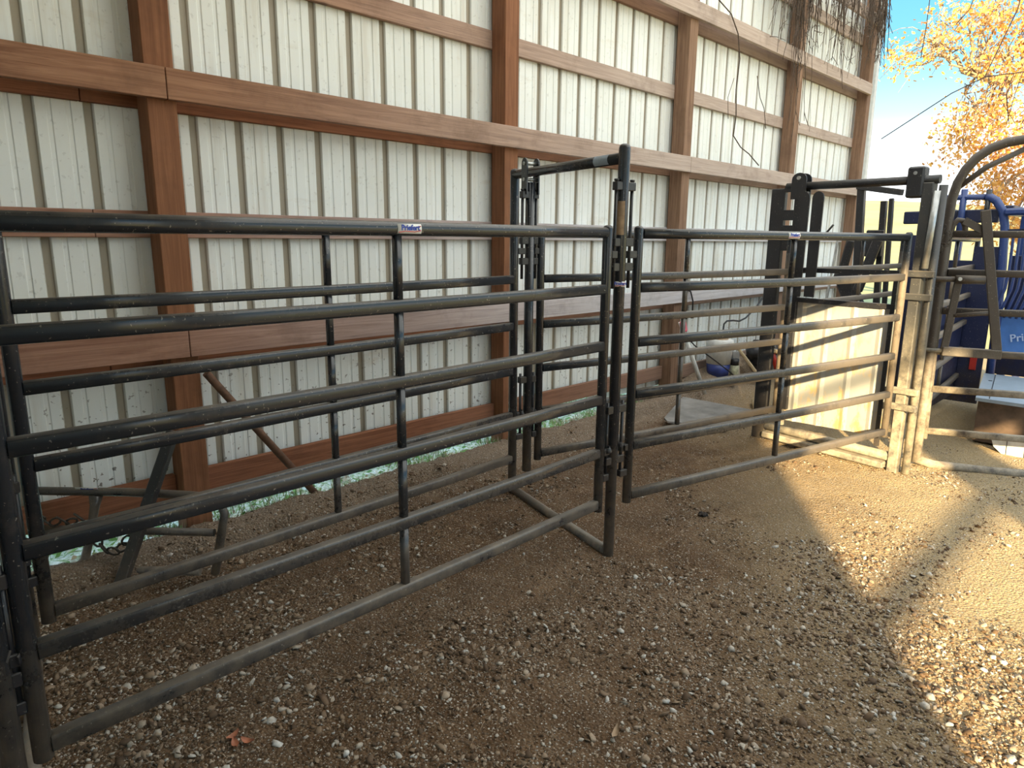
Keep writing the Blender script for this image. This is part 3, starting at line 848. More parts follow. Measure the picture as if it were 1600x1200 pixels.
g = thing('solid_door', 'pale grey solid sheet door splashed with yellow mud, closing the alley', 'door', F2.lerp(B2, .5) + n2 * 0.0)
dn_ = -n2 if n2.x > 0 else n2
off = n2 * (0.02)
mb = MB()
a = F2 + d2 * 0.12; b = F2 + d2 * 0.93
cols = 28; vs = []
for i in range(cols + 1):
    q = a.lerp(b, i / cols); w = 0.012 if (i % 7 in (3,)) else 0.0
    for zz in (0.205 + 0.03 * (1 - i / cols), 1.20): vs.append(q + n2 * w + Z(zz))
for i in range(cols + 1):
    q = a.lerp(b, i / cols); w = 0.012 if (i % 7 in (3,)) else 0.0
    for zz in (0.205 + 0.03 * (1 - i / cols), 1.20): vs.append(q + n2 * (w - 0.004) + Z(zz))
k2 = 2 * (cols + 1)
fs = []
for i in range(cols):
    fs += [(2 * i, 2 * i + 1, 2 * i + 3, 2 * i + 2), (k2 + 2 * i, k2 + 2 * i + 2, k2 + 2 * i + 3, k2 + 2 * i + 1), (2 * i + 1, k2 + 2 * i + 1, k2 + 2 * i + 3, 2 * i + 3), (2 * i, 2 * i + 2, k2 + 2 * i + 2, k2 + 2 * i)]
mb.add(vs, fs)
part('sheet', mb, M['door_sheet'], g)
mb = MB()
mb.bar(a + Z(1.215), b + Z(1.215), 0.05, 0.035); part('top_edge', mb, M['steel_dark'], g)
mb = MB(); mb.bar(a + Z(1.46), b + Z(1.45), 0.04, 0.035); part('upper_bar', mb, M['steel_dark'], g)
for s in (0.14, 0.91):
    mb = MB(); mb.bar(F2 + d2 * s + Z(0.16), F2 + d2 * s + Z(1.47), 0.03, 0.03, up=d2); part('edge_upright', mb, M['steel_dark'] if s < .5 else sm, g)

# ================================================================== arched gate
GB = Vector((5.753, 1.333, 0)); gd = Vector((0.41798, -0.90846, 0)); gn = Vector((gd.y, -gd.x, 0))   # gn points to the camera side (-x)
W = lambda s, z, o=0.0: GB + gd * s + Vector((0, 0, z)) + gn * o
g = thing('arched_gate', 'brown steel arched gate with latch assembly at the right edge', 'gate', W(.6, 0))
bs = M['brown_steel']
HW = 1.16
arch = [(0, 0.03), (0, 0.44), (0, 1.1), (-.005, 1.6), (-.005, 1.85), (0.0, 1.98), (.022, 2.09), (.06, 2.18), (.115, 2.255), (.19, 2.315), (.28, 2.35), (.40, 2.37)]
arch += [(HW - s, z) for s, z in reversed(arch)]
mb = MB(); mb.tube([W(s, z) for s, z in arch], 0.032, 16, up=gn); part('arch', mb, bs, g)
mb = MB(); mb.tube([W(0.02, 2.05), W(.18, 2.19), W(.40, 2.31)], 0.019, 12, up=gn); part('brace', mb, bs, g)
mb = MB(); mb.tube([W(0.0, 0.05), W(.12, 0.02), W(.5, 0.015), W(HW, 0.03)], 0.034, 14, up=gn); part('ground_bar', mb, bs, g)
lf = thing('gate_leaf', 'brown railed gate leaf hung inside the arch, lower rails catching the sun', 'gate', W(.6, 0.25))
for z in (1.737, 1.465, 1.19, 0.89, 0.607, 0.283):
    mb = MB(); mb.sweep([W(.035, z), W(HW - .05, z)], RAIL); part('rail', mb, bs, lf)
mb = MB(); mb.tube([W(.036, 0.22), W(.03, 0.6), W(.02, 1.1), W(.016, 1.5), W(.018, 1.72), W(.03, 1.80), W(.055, 1.835), W(.085, 1.83), W(.105, 1.79), W(.112, 1.72)], 0.019, 12, up=gn); part('hooped_stile', mb, bs, lf)
mb = MB(); mb.tube([W(HW - .05, .22), W(HW - .05, 1.76)], 0.022, 12); part('hinge_stile', mb, bs, lf)
mb = MB(); mb.bar(W(.09, 1.83, .02), W(.215, 1.762, .02), 0.012, 0.05); part('slant_plate', mb, bs, lf)
mb = MB(); mb.bar(W(.205, 1.90, .035), W(.405, 0.90, .035), 0.02, 0.062, up=gd, bev=.004); part('flat_bar', mb, bs, lf)
mb = MB(); mb.bar(W(.105, 1.42, .03), W(.075, 0.90, .03), 0.02, 0.05, up=gd, bev=.004); part('flat_bar', mb, bs, lf)
mb = MB(); mb.bar(W(.06, 0.90, .035), W(.43, 0.895, .035), 0.05, 0.065, bev=.005); part('latch_channel', mb, bs, lf)
mb = MB(); mb.tube([W(-.13, 1.42, .045), W(.12, 1.42, .045)], 0.019, 12); part('slide_bolt', mb, bs, lf)
mb = MB(); mb.tube([W(.08, 1.42, .045), W(.26, 1.42, .045)], 0.031, 14); part('bolt_sleeve', mb, bs, lf)
mb = MB(); mb.disc_cyl(W(.10, 1.425, .085), gn, 0.013, 0.016); part('bolt_head', mb, M['zinc'], lf, 'bright bolt head')
mb = MB(); mb.tube([W(-.075, .90, .03), W(.08, .90, .03)], 0.016, 10); part('keeper', mb, sm, lf)
mb = MB(); mb.sweep([W(.10, 1.16, .03), W(.26, 1.18, .03), W(.38, 1.20, .03)], rrect(.02, .03, .004, 1)); part('link_bar', mb, bs, lf)
cm = chain_mb([W(-.03, 1.80, .05), W(-.02, 1.74, .06), W(-.06, 1.68, .055), W(-.03, 1.63, .06), W(-.05, 1.57, .055), W(-.05, 1.50, .055)], 0.010, .0026)
o2 = chain_mb([W(-.09, 1.66, .05), W(-.05, 1.67, .065), W(.0, 1.66, .06), W(.02, 1.72, .05), W(-.02, 1.78, .05)], 0.010, .0026)
cm.add(o2.v, o2.f, True)
solo('chain', cm, M['chain'], 'small rusty chain tangled round the post of the arched gate', 'chain')

# ================================================================== squeeze chute and yard items behind the gate
g = thing('squeeze_chute', 'big blue cattle squeeze chute standing behind the gates', 'chute', (8.9, 1.5, 0))
bl = M['blue']; nv = M['navy']
X0 = 8.25
mb = MB(); mb.tube([(X0, 1.62, 2.12), (X0, 1.585, 2.115), (X0, 1.53, 2.08), (X0, 1.465, 1.98), (X0, 1.43, 1.84), (X0, 1.40, 1.45), (X0, 1.375, 0.95), (X0, 1.36, 0.15)], 0.038, 14, up=(1, 0, 0)); part('hoop', mb, bl, g)
mb = MB(); mb.tube([(X0, 2.12, 2.125), (X0, 1.60, 2.12)], 0.028, 12); part('top_bar', mb, bl, g)
mb = MB(); mb.tube([(X0, 1.81, 1.70), (X0, 1.81, 2.20)], 0.03, 12); part('upright', mb, bl, g)
mb = MB(); mb.tube([(X0, 1.60, 1.78), (X0, 1.60, 2.19)], 0.024, 12); part('upright', mb, M['steel_dark'], g)
mb = MB(); mb.bar((X0 + .08, 2.35, 1.93), (X0 + .08, 1.50, 1.94), 0.08, 0.13, bev=.01); part('cross_beam', mb, nv, g)
mb = MB(); mb.box((X0, 1.44, 0.05), (X0 + .03, 1.66, 1.64), .004); part('front_sheet', mb, nv, g)
mb = MB(); mb.box((X0 - .05, 2.16, 0.05), (X0 - .01, 2.30, 1.75), .004); part('front_sheet', mb, nv, g)
mb = MB(); mb.box((X0, 1.66, 0.05), (X0 + .02, 2.16, 1.5), .004); part('head_gate', mb, nv, g)
mb = MB(); mb.box((6.3, 1.66, .12), (X0, 1.68, 1.15), 0); part('side_sheet', mb, nv, g)
for k in range(9):
    y = 1.345 - k * 0.052; q = X0 - 0.05 - k * .015
    mb = MB(); mb.tube([(q, y - .008, 1.78), (q, y - .006, 1.73), (q, y - .014, 1.42), (q, y - .005, 1.24), (q, y + .035, 1.08), (q, y + .07, .96)], 0.013, 8, up=(1, 0, 0)); part('squeeze_bar', mb, bl, g)
mb = MB(); mb.tube([(X0, 1.40, 1.79), (X0 - .2, .75, 1.80)], 0.02, 8); part('bar_carrier', mb, nv, g)
mb = MB(); mb.box((X0 + .55, .5, .3), (X0 + .58, 1.42, 1.55), .004); part('back_sheet', mb, nv, g)
mb = MB(); mb.bar((X0 + .05, 1.42, 1.97), (X0 - .1, .8, 1.98), 0.25, 0.07, bev=.02); part('top_pad', mb, bl, g)
mb = MB(); mb.bar((X0 + .2, 2.2, 2.02), (X0 + 1.9, 2.25, 2.02), 0.08, 0.09, bev=.01); mb.bar((X0 + .2, 1.45, 2.0), (X0 + 2.0, 1.5, 2.0), 0.08, 0.09, bev=.01); part('roof_rail', mb, nv, g)
for x in (9.2, 10.2):
    for y in (1.42, 2.22):
        mb = MB(); mb.bar((x, y, 0), (x, y, 2.0), 0.07, 0.07, bev=.006); part('side_post', mb, bl, g)
mb = MB(); mb.box((X0 + .2, 2.2, .1), (10.2, 2.24, 1.1), 0); part('side_sheet', mb, nv, g)
mb = MB(); mb.box((X0 - 0.015, 1.49, .40), (X0 + .002, 1.55, .58), .003); part('red_tag', mb, M['red'], g, 'red patch')
# dark headgate ironwork seen over the far panel
g = thing('head_catch', 'dark headgate ironwork with levers standing left of the blue chute', 'headgate', (8.1, 2.5, 0))
dk = M['steel_dark']
for (a, b, w) in (((8.1, 2.62, .0), (8.1, 2.74, 2.24), .075), ((8.1, 2.42, 0), (8.1, 2.50, 2.10), .06), ((8.0, 2.30, 0), (8.0, 2.40, 2.12), .045)):
    mb = MB(); mb.bar(a, b, w, w, up=(0, 1, 0), bev=.006); part('upright', mb, dk, g)
mb = MB(); mb.bar((8.1, 2.78, 2.26), (7.9, 2.28, 2.17), .06, .06, bev=.006); part('top_bar', mb, dk, g)
mb = MB(); mb.box((8.02, 2.45, 1.52), (8.06, 2.62, 1.80), .01); part('gear_plate', mb, dk, g)
mb = MB(); mb.bar((7.95, 2.62, 1.15), (7.95, 2.47, 1.70), .04, .10, up=(0, 1, 0), bev=.01); part('lever', mb, dk, g)
mb = MB(); mb.bar((8.3, 2.72, .9), (8.3, 2.92, 1.35), .04, .22, up=(0, 1, 0), bev=.02); mb.bar((8.3, 2.92, 1.35), (8.3, 2.86, 1.7), .04, .10, up=(0, 1, 0), bev=.02); part('curved_plate', mb, dk, g)
mb = MB(); mb.bar((7.9, 2.95, .6), (8.15, 2.95, 1.72), .02, .02); part('rod', mb, M['zinc'], g)

g = thing('blue_tailgate', 'light blue moulded side piece with pale brand lettering at the right edge', 'chute panel', (8.4, 1.0, .4))
mb = MB()
P4 = [(8.25, 1.36, 0.98), (8.15, .62, 1.10), (8.15, .60, .58), (8.25, 1.33, .62)]
vs = [Vector(p) for p in P4] + [Vector(p) + Vector((.1, 0, .0)) for p in P4]
mb.add(vs, [(0, 1, 2, 3), (7, 6, 5, 4), (0, 4, 5, 1), (1, 5, 6, 2), (2, 6, 7, 3), (3, 7, 4, 0)])
body = part('moulded_side', mb, M['lightblue'], g)
xd = (Vector(P4[1]) - Vector(P4[0])).normalized()
nrm = xd.cross(Vector((0, 0, 1))).normalized()
if nrm.x > 0: nrm = -nrm
cen = Vector((8.212, 1.085, 0.79)) + nrm * 0.014
text_mesh('Priefert', 0.105, frame4(cen, xd + Vector((0, 0, .08)), (0, 0, 1)), M['paleletter'], body, bold=0.004, extrude=0.002)
mb = MB(); mb.tube([P4[0], P4[1]], .02, 8); part('edge_tube', mb, M['blue'], g)

def slab(name, quad, z0, z1, mat, par):
    mb = MB(); vs = [Vector((x, y, z0)) for x, y in quad] + [Vector((x, y, z1)) for x, y in quad]
    mb.add(vs, [(3, 2, 1, 0), (4, 5, 6, 7), (0, 1, 5, 4), (1, 2, 6, 5), (2, 3, 7, 6), (3, 0, 4, 7)]); return part(name, mb, mat, par)
g = thing('scale_box', 'low brown muddy box with a flat pale grey-blue lid behind the arched gate', 'box', (7.5, .9, 0))
slab('body', [(6.80, .42), (6.80, 1.175), (8.1, 1.36), (8.1, .42)], 0.02, .37, M['rustbox'], g)
lid = slab('lid', [(6.76, .42), (6.76, 1.19), (8.12, 1.39), (8.12, .42)], .372, .40, M['greylid'], g)
mb = MB(); mb.bar((6.80, 1.10, .402), (8.1, 1.29, .402), .006, .004); part('seam', mb, M['black'], lid)
for x, y in ((7.1, 1.17), (7.7, 1.26)):
    mb = MB(); mb.disc_cyl((x, y, .401), (0, 0, 1), .016, .004); part('bolt_hole', mb, M['black'], lid)
mb = MB()
qs = [(6.60, 1.02, .13), (6.60, .45, .15), (6.60, .45, -.01), (6.60, .92, -.01), (6.60, .99, .05)]
vs = [Vector(q) for q in qs] + [Vector(q) + Vector((.12, 0, 0)) for q in qs]
mb.add(vs, [(0, 1, 2, 3, 4), (9, 8, 7, 6, 5)] + [(i, i + 5, (i + 1) % 5 + 5, (i + 1) % 5) for i in range(5)])
g = thing('white_trough', 'small sunlit whitish trough on the ground before the brown box', 'trough', (6.65, .8, 0))
part('body', mb, M['whiteplastic'], g)
mb = MB()
for y in (.90, .78): mb.bar((6.598, y, 0), (6.598, y + .005, .14), .004, .004, up=(1, 0, 0))
part('seam', mb, M['black'], g)

# ================================================================== small yard equipment at left
g = thing('pipe_stand', 'low charcoal tubular stand with a bent end, on the soil by the nearest post', 'stand', (0.9, 3.5, 0))
mb = MB(); mb.tube([(0.616, 3.87, .449), (.925, 3.558, .447), (1.144, 3.334, .434), (1.205, 3.268, .425), (1.235, 3.225, .395), (1.243, 3.205, .35), (1.178, 3.218, .05)], .021, 12); part('top_rail', mb, M['steel'], g)
mb = MB(); mb.tube([(0.579, 3.852, .268), (1.195, 3.228, .258)], .019, 12); part('middle_rail', mb, M['steel'], g)
mb = MB(); mb.tube([(0.56, 3.81, .075), (1.12, 3.25, .07)], .021, 12); part('foot_rail', mb, M['steel'], g)
mb = MB(); mb.tube([(.812, 3.666, .43), (.80, 3.66, .38), (.785, 3.66, .32), (.752, 3.657, .197), (.73, 3.66, .12), (.705, 3.666, .08)], .020, 12, scale=[1.6, 1.1, 1, 1, 1.1, 1.7], up=(1, 0, 0)); part('upright', mb, M['steel'], g)
sticker(g, (0.788 - .006, 3.694 - .006, .463), (0.707, -0.707, 0), (-.5, -.5, 1.2), 0.11, 0.026, label='white brand sticker with blue lettering, on the stand rail')
mb = MB(); mb.bar((1.115, 3.42, .75), (.795, 3.40, 0.03), .045, .05, up=(.6, -.6, 0), bev=.004)
solo('steel_prop', mb, M['steel_dark'], 'dark flat steel bar leaning behind the low stand', 'bar')
cm = chain_mb([(0.55, 3.86, .31), (.60, 3.80, .33), (.63, 3.76, .30), (.66, 3.73, .335), (.69, 3.70, .31), (.73, 3.66, .34), (.755, 3.63, .31)], .019, .0056)
o2 = chain_mb([(0.76, 3.61, .29), (.78, 3.60, .22), (.80, 3.58, .18), (.83, 3.55, .17), (.865, 3.52, .19), (.89, 3.49, .25), (.90, 3.48, .28)], .019, .0056)
cm.add(o2.v, o2.f, True)
solo('chain', cm, M['chain'], 'dark link chain draped on the low tubular stand at left', 'chain')
mb = MB(); mb.tube([(1.40, 3.70, .957), (1.7, 3.705, .535), (2.01, 3.70, .10)], .022, 12)
solo('rusty_pipe', mb, M['rust'], 'rusty pipe leaning on the wall right of the nearest post', 'pipe')

# ================================================================== odds and ends by the wall at right
g = thing('bucket', 'white and blue plastic bucket against the wall at right', 'bucket', (6.95, 3.66, .2))
mb = MB(); mb.tube([(6.95, 3.66, .19), (6.95, 3.66, .34)], .13, 20, scale=[.88, 1]); part('lower_tub', mb, M['bluebucket'], g, 'blue lower half')
mb = MB(); mb.tube([(6.95, 3.66, .34), (6.95, 3.66, .56), (6.95, 3.66, .60), (6.95, 3.66, .61)], .15, 20, scale=[.88, 1, .98, .8]); part('upper_tub', mb, M['whiteplastic'], g, 'white upper half')
mb = MB(); mb.disc_cyl((6.95, 3.66, .612), (0, 0, 1), .09, .01); part('dirty_lid', mb, M['tan'], g)
g = thing('spray_can', 'small speckled can with a black cap on the soil bank', 'can', (7.02, 3.52, .13))
mb = MB(); mb.tube([(7.02, 3.50, .13), (7.02, 3.50, .33)], .045, 16); part('body', mb, M['canpale'], g)
mb = MB(); mb.tube([(7.02, 3.50, .33), (7.02, 3.50, .40)], .044, 16); part('cap', mb, M['black'], g)
mb = MB(); mb.bar((7.17, 3.55, .15), (7.20, 3.60, .45), .09, .05, bev=.008)
solo('grey_block', mb, M['ply'], 'grey wooden block leaning beside the speckled can', 'block')
mb = MB(); mb.bar((7.42, 3.40, .17), (7.30, 3.62, .48), .13, .03, bev=.006)
solo('pale_board', mb, M['stick'], 'short sunlit pale board leaning on the soil bank', 'board')
mb = MB()
mb.ico((7.75, 3.55, .36), .17, 3, (1.2, .8, .8), .8); mb.ico((8.0, 3.5, .33), .14, 3, (1.1, .9, .8), .8)
solo('black_bag', mb, M['bagdark'], 'crumpled black bags heaped on the soil bank', 'bag')
mb = MB(); mb.tube([(6.13, 3.68, .86), (6.40, 3.50, .10)], .022, 12)
solo('plastic_pipe', mb, M['whiteplastic'], 'white plastic pipe leaning on the wall', 'pipe')
mb = MB(); mb.bar((6.13, 3.655, .87), (6.155, 3.64, .76), .05, .06, bev=.01)
solo('ribbon', mb, M['pink'], 'pink ribbon tied to the top of the white plastic pipe', 'ribbon')
g = thing('cable_pair', 'pair of black cables hung over the pale lower board with plugs at their ends', 'cable', (6.25, 3.70, .9))
mb = MB(); mb.tube([(6.30, 3.72, 1.16), (6.28, 3.705, 1.20), (6.25, 3.695, 1.19), (6.24, 3.69, 1.1), (6.25, 3.69, .94)], .008, 8, up=(0, 1, 0)); part('cable', mb, M['black'], g)
mb = MB(); mb.tube([(6.28, 3.72, 1.18), (6.33, 3.70, 1.16), (6.37, 3.69, 1.06), (6.375, 3.69, .94)], .008, 8, up=(0, 1, 0)); part('cable', mb, M['black'], g)
for x in (6.25, 6.375):
    mb = MB(); mb.tube([(x, 3.69, .95), (x, 3.69, .88)], .017, 10); part('plug', mb, M['black'], g)
mb = MB(); mb.tube([(8.11, 3.70, 1.09), (8.0, 3.70, 1.0), (7.85, 3.70, .90), (7.6, 3.70, .79), (7.45, 3.70, .765), (7.3, 3.70, .785), (7.15, 3.70, .79), (7.09, 3.70, .76), (7.08, 3.70, .68), (7.06, 3.68, .55)], .010, 8, up=(0, 1, 0))
solo('power_cable', mb, M['black'], 'long black cable sagging along the wall from the vine-hung post', 'cable')
mb = MB(); mb.tube([(6.2, 3.68, .74), (6.35, 3.62, .6), (6.6, 3.5, .42), (6.8, 3.42, .28), (6.9, 3.4, .2)], .007, 8, up=(0, 1, 0))
solo('thin_cable', mb, M['black'], 'thin black cord slanting down across the white plastic pipe', 'cable')
g = thing('hand_tool', 'tool with a red handle hanging at the far frame post', 'tool', (7.9, 3.3, .2))
mb = MB(); mb.tube([(7.70, 3.38, .40), (7.80, 3.34, .13)], .028, 10); part('handle', mb, M['red'], g, 'red handle')
mb = MB(); mb.bar((7.55, 3.42, .47), (7.95, 3.24, .36), .03, .05, bev=.01); part('head', mb, M['stick'], g)
# plywood on the ground
mb = MB()
qq = [(5.25, 3.22, .055), (5.32, 3.30, .06), (6.05, 3.55, .10), (6.25, 2.90, .05), (5.50, 2.78, .045)]
vs = [Vector(q) for q in qq] + [Vector(q) + Z(.016) for q in qq]
mb.add(vs, [(4, 3, 2, 1, 0), (5, 6, 7, 8, 9)] + [(i, (i + 1) % 5, (i + 1) % 5 + 5, i + 5) for i in range(5)])
solo('plywood_sheet', mb, M['ply'], 'flat grey weathered plywood piece lying on the dirt behind the back panel', 'plywood')
mb = MB(); mb.tube([(6.42, 2.93, .04), (6.72, 3.10, .05)], .035, 12)
solo('split_log', mb, M['stick'], 'small sunlit tan piece of wood lying beside the plywood', 'wood')
mb = MB()
for k in range(5): mb.ico((3.68 + .018 * math.cos(k * 1.3), 1.968 + .018 * math.sin(k * 1.3), ground_z(3.68, 1.97) + .008 + .004 * (k % 2)), .014, 2, (1, 1, .7), .5)
solo('dung_pellets', mb, M['dung'], 'small dark dung clump on bare dirt right of the tall middle frame', 'dung')
def curl(cx, cy, a, L, w, mat_):
    m__ = MB(); n = 8; vs = []
    for i in range(n + 1):
        t_ = i / n; ang = -1.1 + 2.2 * t_
        px_ = L * (t_ - .5); wz = w * math.sin(math.pi * min(max(t_, .04), .96)) ** .7
        for j in range(5):
            s = -1 + j / 2
            x = px_; y = wz * s; z = .008 + .5 * L * (1 - math.cos(ang)) * .8 + .5 * w * s * s
            vs.append((cx + x * math.cos(a) - y * math.sin(a), cy + x * math.sin(a) + y * math.cos(a), ground_z(cx, cy) + z))
    m__.add(vs, [(i * 5 + j, (i + 1) * 5 + j, (i + 1) * 5 + j + 1, i * 5 + j + 1) for i in range(n) for j in range(4)], True)
    return m__
for (cx, cy, a, lab) in ((.775, 2.085, .3, 'upper curled orange-brown dry leaf piece on the gravel at bottom left'), (.765, 2.045, 1.4, 'middle curled orange-brown dry leaf piece on the gravel at bottom left'),
                    (.80, 2.03, 2.1, 'lower curled orange-brown dry leaf piece on the gravel at bottom left')):
    solo('dry_leaf', curl(cx, cy, a, .05, .012, 0), M['peel'], lab, 'leaf', 'curled dry leaves')
solo('dry_leaf', curl(1.72, 1.19, .4, .07, .010, 0), M['tan'], 'long tan dry leaf lying on dark dirt below the middle of the front panel', 'leaf')
# straw bits
mb = MB()
for k in range(260):
    x = rnd.uniform(.6, 5.5); y = rnd.uniform(0.2, 3.2)
    a = rnd.uniform(0, 3.14); L = rnd.uniform(.02, .07); z = ground_z(x, y) + .008
    q = Vector((x, y, z)); e = Vector((math.cos(a), math.sin(a), rnd.uniform(-.1, .1))) * L
    mb.tube([q, q + e * .5 + Vector((0, 0, .003)), q + e], .0011, 4)
solo('straw_bits', mb, M['tan'], 'scattered bits of straw and twig on the dirt floor', 'straw', kind='stuff')

# ================================================================== vines
def vine_path(p, n, step, drift, seed, wig=.5):
    r = random.Random(seed); q = Vector(p); out = [q.copy()]; d = Vector(drift)
    for k in range(n):
        d = (d + Vector((r.uniform(-wig, wig), r.uniform(-wig, wig) * .25, r.uniform(-wig, wig) * .6)) * .5)
        d = (d.normalized() * .6 + Vector(drift).normalized() * .4)
        q = q + d * step; q.y = min(q.y, PY - .05); out.append(q.copy())
    return out
def vines(specs, label, nm='hanging_vines'):
    mb = MB()
    for (x0, x1, ztop, n, ln) in specs:
        for k in range(n):
            r = random.Random(int(x0 * 100) * 50 + k)
            p = (r.uniform(x0, x1), PY - .07 - r.uniform(0, .12), ztop + r.uniform(-.1, .1))
            L = ln * r.uniform(.35, 1.1); st = .05
            path = vine_path(p, int(L / st), st, (r.uniform(-.25, .25), 0, -1), r.random() * 1e6)
            rr = r.uniform(.004, .009)
            mb.tube(path, rr, 5, up=(0, 1, 0), scale=[1 - .7 * i / len(path) for i in range(len(path))])
            for b in range(3):
                i = r.randrange(1, len(path) - 1)
                bp_ = vine_path(path[i], r.randrange(3, 8), .035, (r.uniform(-1, 1), 0, r.uniform(-1, .2)), r.random() * 1e6)
                mb.tube(bp_, rr * .5, 4, up=(0, 1, 0))
    return solo(nm, mb, M['vine'], label, 'vine')
vines([(7.75, 8.6, 4.75, 46, 1.05), (8.05, 8.4, 4.7, 12, 1.9)], 'brown dry vines hanging in a tangle down the vine-hung post', 'hanging_vines')
vines([(8.7, 10.2, 4.85, 50, 1.1)], 'sparse dry vine strands hanging over the boards between the last two posts', 'hanging_vines')
vines([(10.35, 11.05, 4.95, 50, .95)], 'thick dry vine tangle hanging down the corner post', 'hanging_vines')
mb = MB()
mb.tube([(6.35, 3.69, 4.1), (6.45, 3.69, 3.95), (6.75, 3.69, 3.87), (6.92, 3.69, 3.72), (6.99, 3.69, 3.5), (6.96, 3.69, 3.2), (7.0, 3.69, 2.95), (6.97, 3.69, 2.75), (7.15, 3.69, 2.65), (7.35, 3.69, 2.60), (7.6, 3.69, 2.5)], .006, 6, up=(0, 1, 0))
mb.tube([(7.4, 3.69, 3.4), (7.5, 3.69, 3.2), (7.62, 3.69, 3.1), (7.7, 3.69, 2.9)], .004, 5, up=(0, 1, 0))
mb.tube([(6.9, 3.69, 3.3), (6.8, 3.69, 3.1), (6.84, 3.69, 2.9)], .003, 5, up=(0, 1, 0))
solo('climbing_vine', mb, M['vine'], 'single long dry vine winding down the sheets right of the third post', 'vine')
# twigs dangling from the roof edge at the open end
mb = MB()
mb.tube([(10.9, 3.1, 4.9), (10.9, 3.1, 4.5), (10.9, 3.12, 4.1)], .006, 5, up=(0, 1, 0))
mb.tube([(10.9, 2.55, 4.9), (10.9, 2.62, 4.6), (10.9, 2.75, 4.45)], .006, 5, up=(0, 1, 0))
mb.tube([(10.9, 2.05, 5.1), (10.9, 2.1, 4.5), (10.9, 2.35, 3.75), (10.9, 2.7, 3.6), (10.9, 3.1, 3.35), (10.9, 3.5, 3.1)], .007, 5, up=(1, 0, 0))
mb.tube([(10.9, 1.55, 5.0), (10.9, 1.6, 4.4), (10.9, 1.62, 3.9)], .005, 5, up=(1, 0, 0))
for k in range(10):
    r = random.Random(k); y = r.uniform(1.7, 2.1)
    mb.tube([(10.9, y, 3.75), (10.9, y + r.uniform(-.1, .1), 3.5), (10.9, y + r.uniform(-.15, .15), 3.15)], .004, 5, up=(1, 0, 0))
mb.tube([(10.9, 1.6, 3.75), (10.9, 2.35, 3.75)], .006, 5, up=(1, 0, 0))
solo('dangling_twigs', mb, M['vine'], 'thin bare twigs dangling from the shed edge against the blue sky', 'twig')

# ================================================================== tree
blobs = [(4.66, 3.4), (4.36, 3.7), (3.95, 3.85), (3.69, 4.25), (3.26, 4.0), (2.92, 3.61), (3.48, 3.38), (2.93, 2.97), (3.76, 2.34), (3.36, 2.47), (2.92, 2.19), (3.47, 1.73), (3.05, 1.64), (2.67, 1.72), (3.19, 1.12), (2.77, 1.05), (2.42, 0.57), (2.88, 0.7), (2.4, 2.6), (2.0, 3.4), (2.3, 3.9), (1.8, 2.4), (1.6, 1.4), (2.1, 1.2), (1.3, 3.0), (2.0, .2), (1.2, .6), (2.7, .3), (2.9, 4.6), (2.2, 4.8)]
blobs = [(y, z + CAMZ) for y, z in blobs]
g = thing('oak_tree', 'autumn tree with orange-gold leaves beyond the open end of the shed', 'tree', (16.6, .2, 0))
mb = MB()
trunk = [Vector((16.6, .2, -.1)), Vector((16.6, .25, 1.2)), Vector((16.55, .4, 2.4)), Vector((16.5, .6, 3.6)), Vector((16.4, .7, 5.0)), Vector((16.3, .9, 7.0))]
mb.tube(trunk, .26, 12, up=(1, 0, 0), scale=[1.15, .95, .85, .75, .55, .2])
part('trunk', mb, M['bark'], g)
mb = MB(); leaves = MB(); rr = random.Random(5)
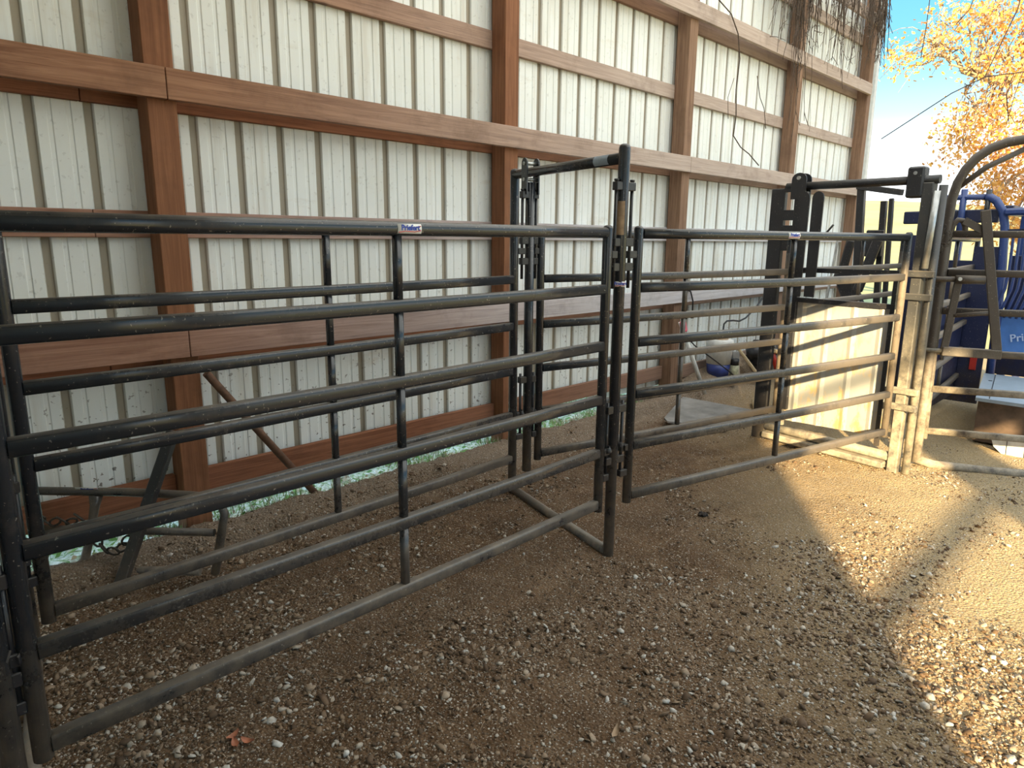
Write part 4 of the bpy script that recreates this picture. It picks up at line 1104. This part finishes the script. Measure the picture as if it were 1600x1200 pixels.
def limb(a, b, r0, r1, n=7, w=.12):
    a = Vector(a); b = Vector(b); P = []
    for i in range(n + 1):
        t_ = i / n; q = a.lerp(b, t_) + Vector((rr.uniform(-w, w), rr.uniform(-w, w), rr.uniform(-w, w) + .25 * math.sin(math.pi * t_))) * (0 if i in (0, n) else 1)
        P.append(q)
    mb.tube(P, r0, 7, up=(1, 0, .1), scale=[1 + (r1 / r0 - 1) * i / n for i in range(n + 1)])
    return P
# big visible bough
bough = limb((16.5, .6, 3.4), (16.0, 3.55, 4.75), .16, .07, 8, .08)
limb((16.0, 3.55, 4.75), (15.9, 4.75, 5.1), .05, .015, 6)
for bi, (y, z) in enumerate(blobs):
    x = 16 + rr.uniform(-.9, .9)
    src = min(bough + trunk[2:], key=lambda p: (p - Vector((x, y, z))).length + (0 if p.y > .9 else .6))
    P = limb(src, (x, y, z), .026, .008, 6, .12)
    for k in range(9):
        e = Vector((x, y, z)) + Vector((rr.gauss(0, .28), rr.gauss(0, .26), rr.gauss(0, .24)))
        s = P[rr.randrange(2, len(P))]
        limb(s, e, .010, .003, 4, .05)
    nl = 420 if y < 4.2 else 230
    sc = .24 if y < 4.2 else .17
    for k in range(nl):
        c = Vector((x, y, z)) + Vector((rr.gauss(0, .32), rr.gauss(0, sc), rr.gauss(0, sc)))
        u = Vector((rr.gauss(0, 1), rr.gauss(0, 1), rr.gauss(0, 1))).normalized(); v = u.cross(Vector((rr.gauss(0, 1), rr.gauss(0, 1), rr.gauss(0, 1)))).normalized()
        s = rr.uniform(.024, .054)
        leaves.add([c - u * s, c - u * s * .3 + v * s * .5, c + u * s * .5 + v * s * .42, c + u * s, c + u * s * .5 - v * s * .42, c - u * s * .3 - v * s * .5], [(0, 1, 2, 3, 4, 5)])
part('branches', mb, M['bark'], g)
o = part('leaves', leaves, M['leaf'], g); o['kind'] = 'stuff'
# far tree line on the pasture edge
for i, (x, y, s) in enumerate(((70, -18, 4.5), (86, 2, 4.5), (66, -40, 5))):
    mb = MB(); mb.ico((x, y, 3 + s * .5), s, 3, (1, 1.2, .8), 1.2)
    mb.tube([(x, y, -.5), (x, y, 3)], .4, 8)
    solo('distant_tree', mb, M['bark'], ['distant bare tree on the pasture edge, nearest one', 'distant bare tree beside the ridge', 'distant bare tree farthest right'][i], 'tree')
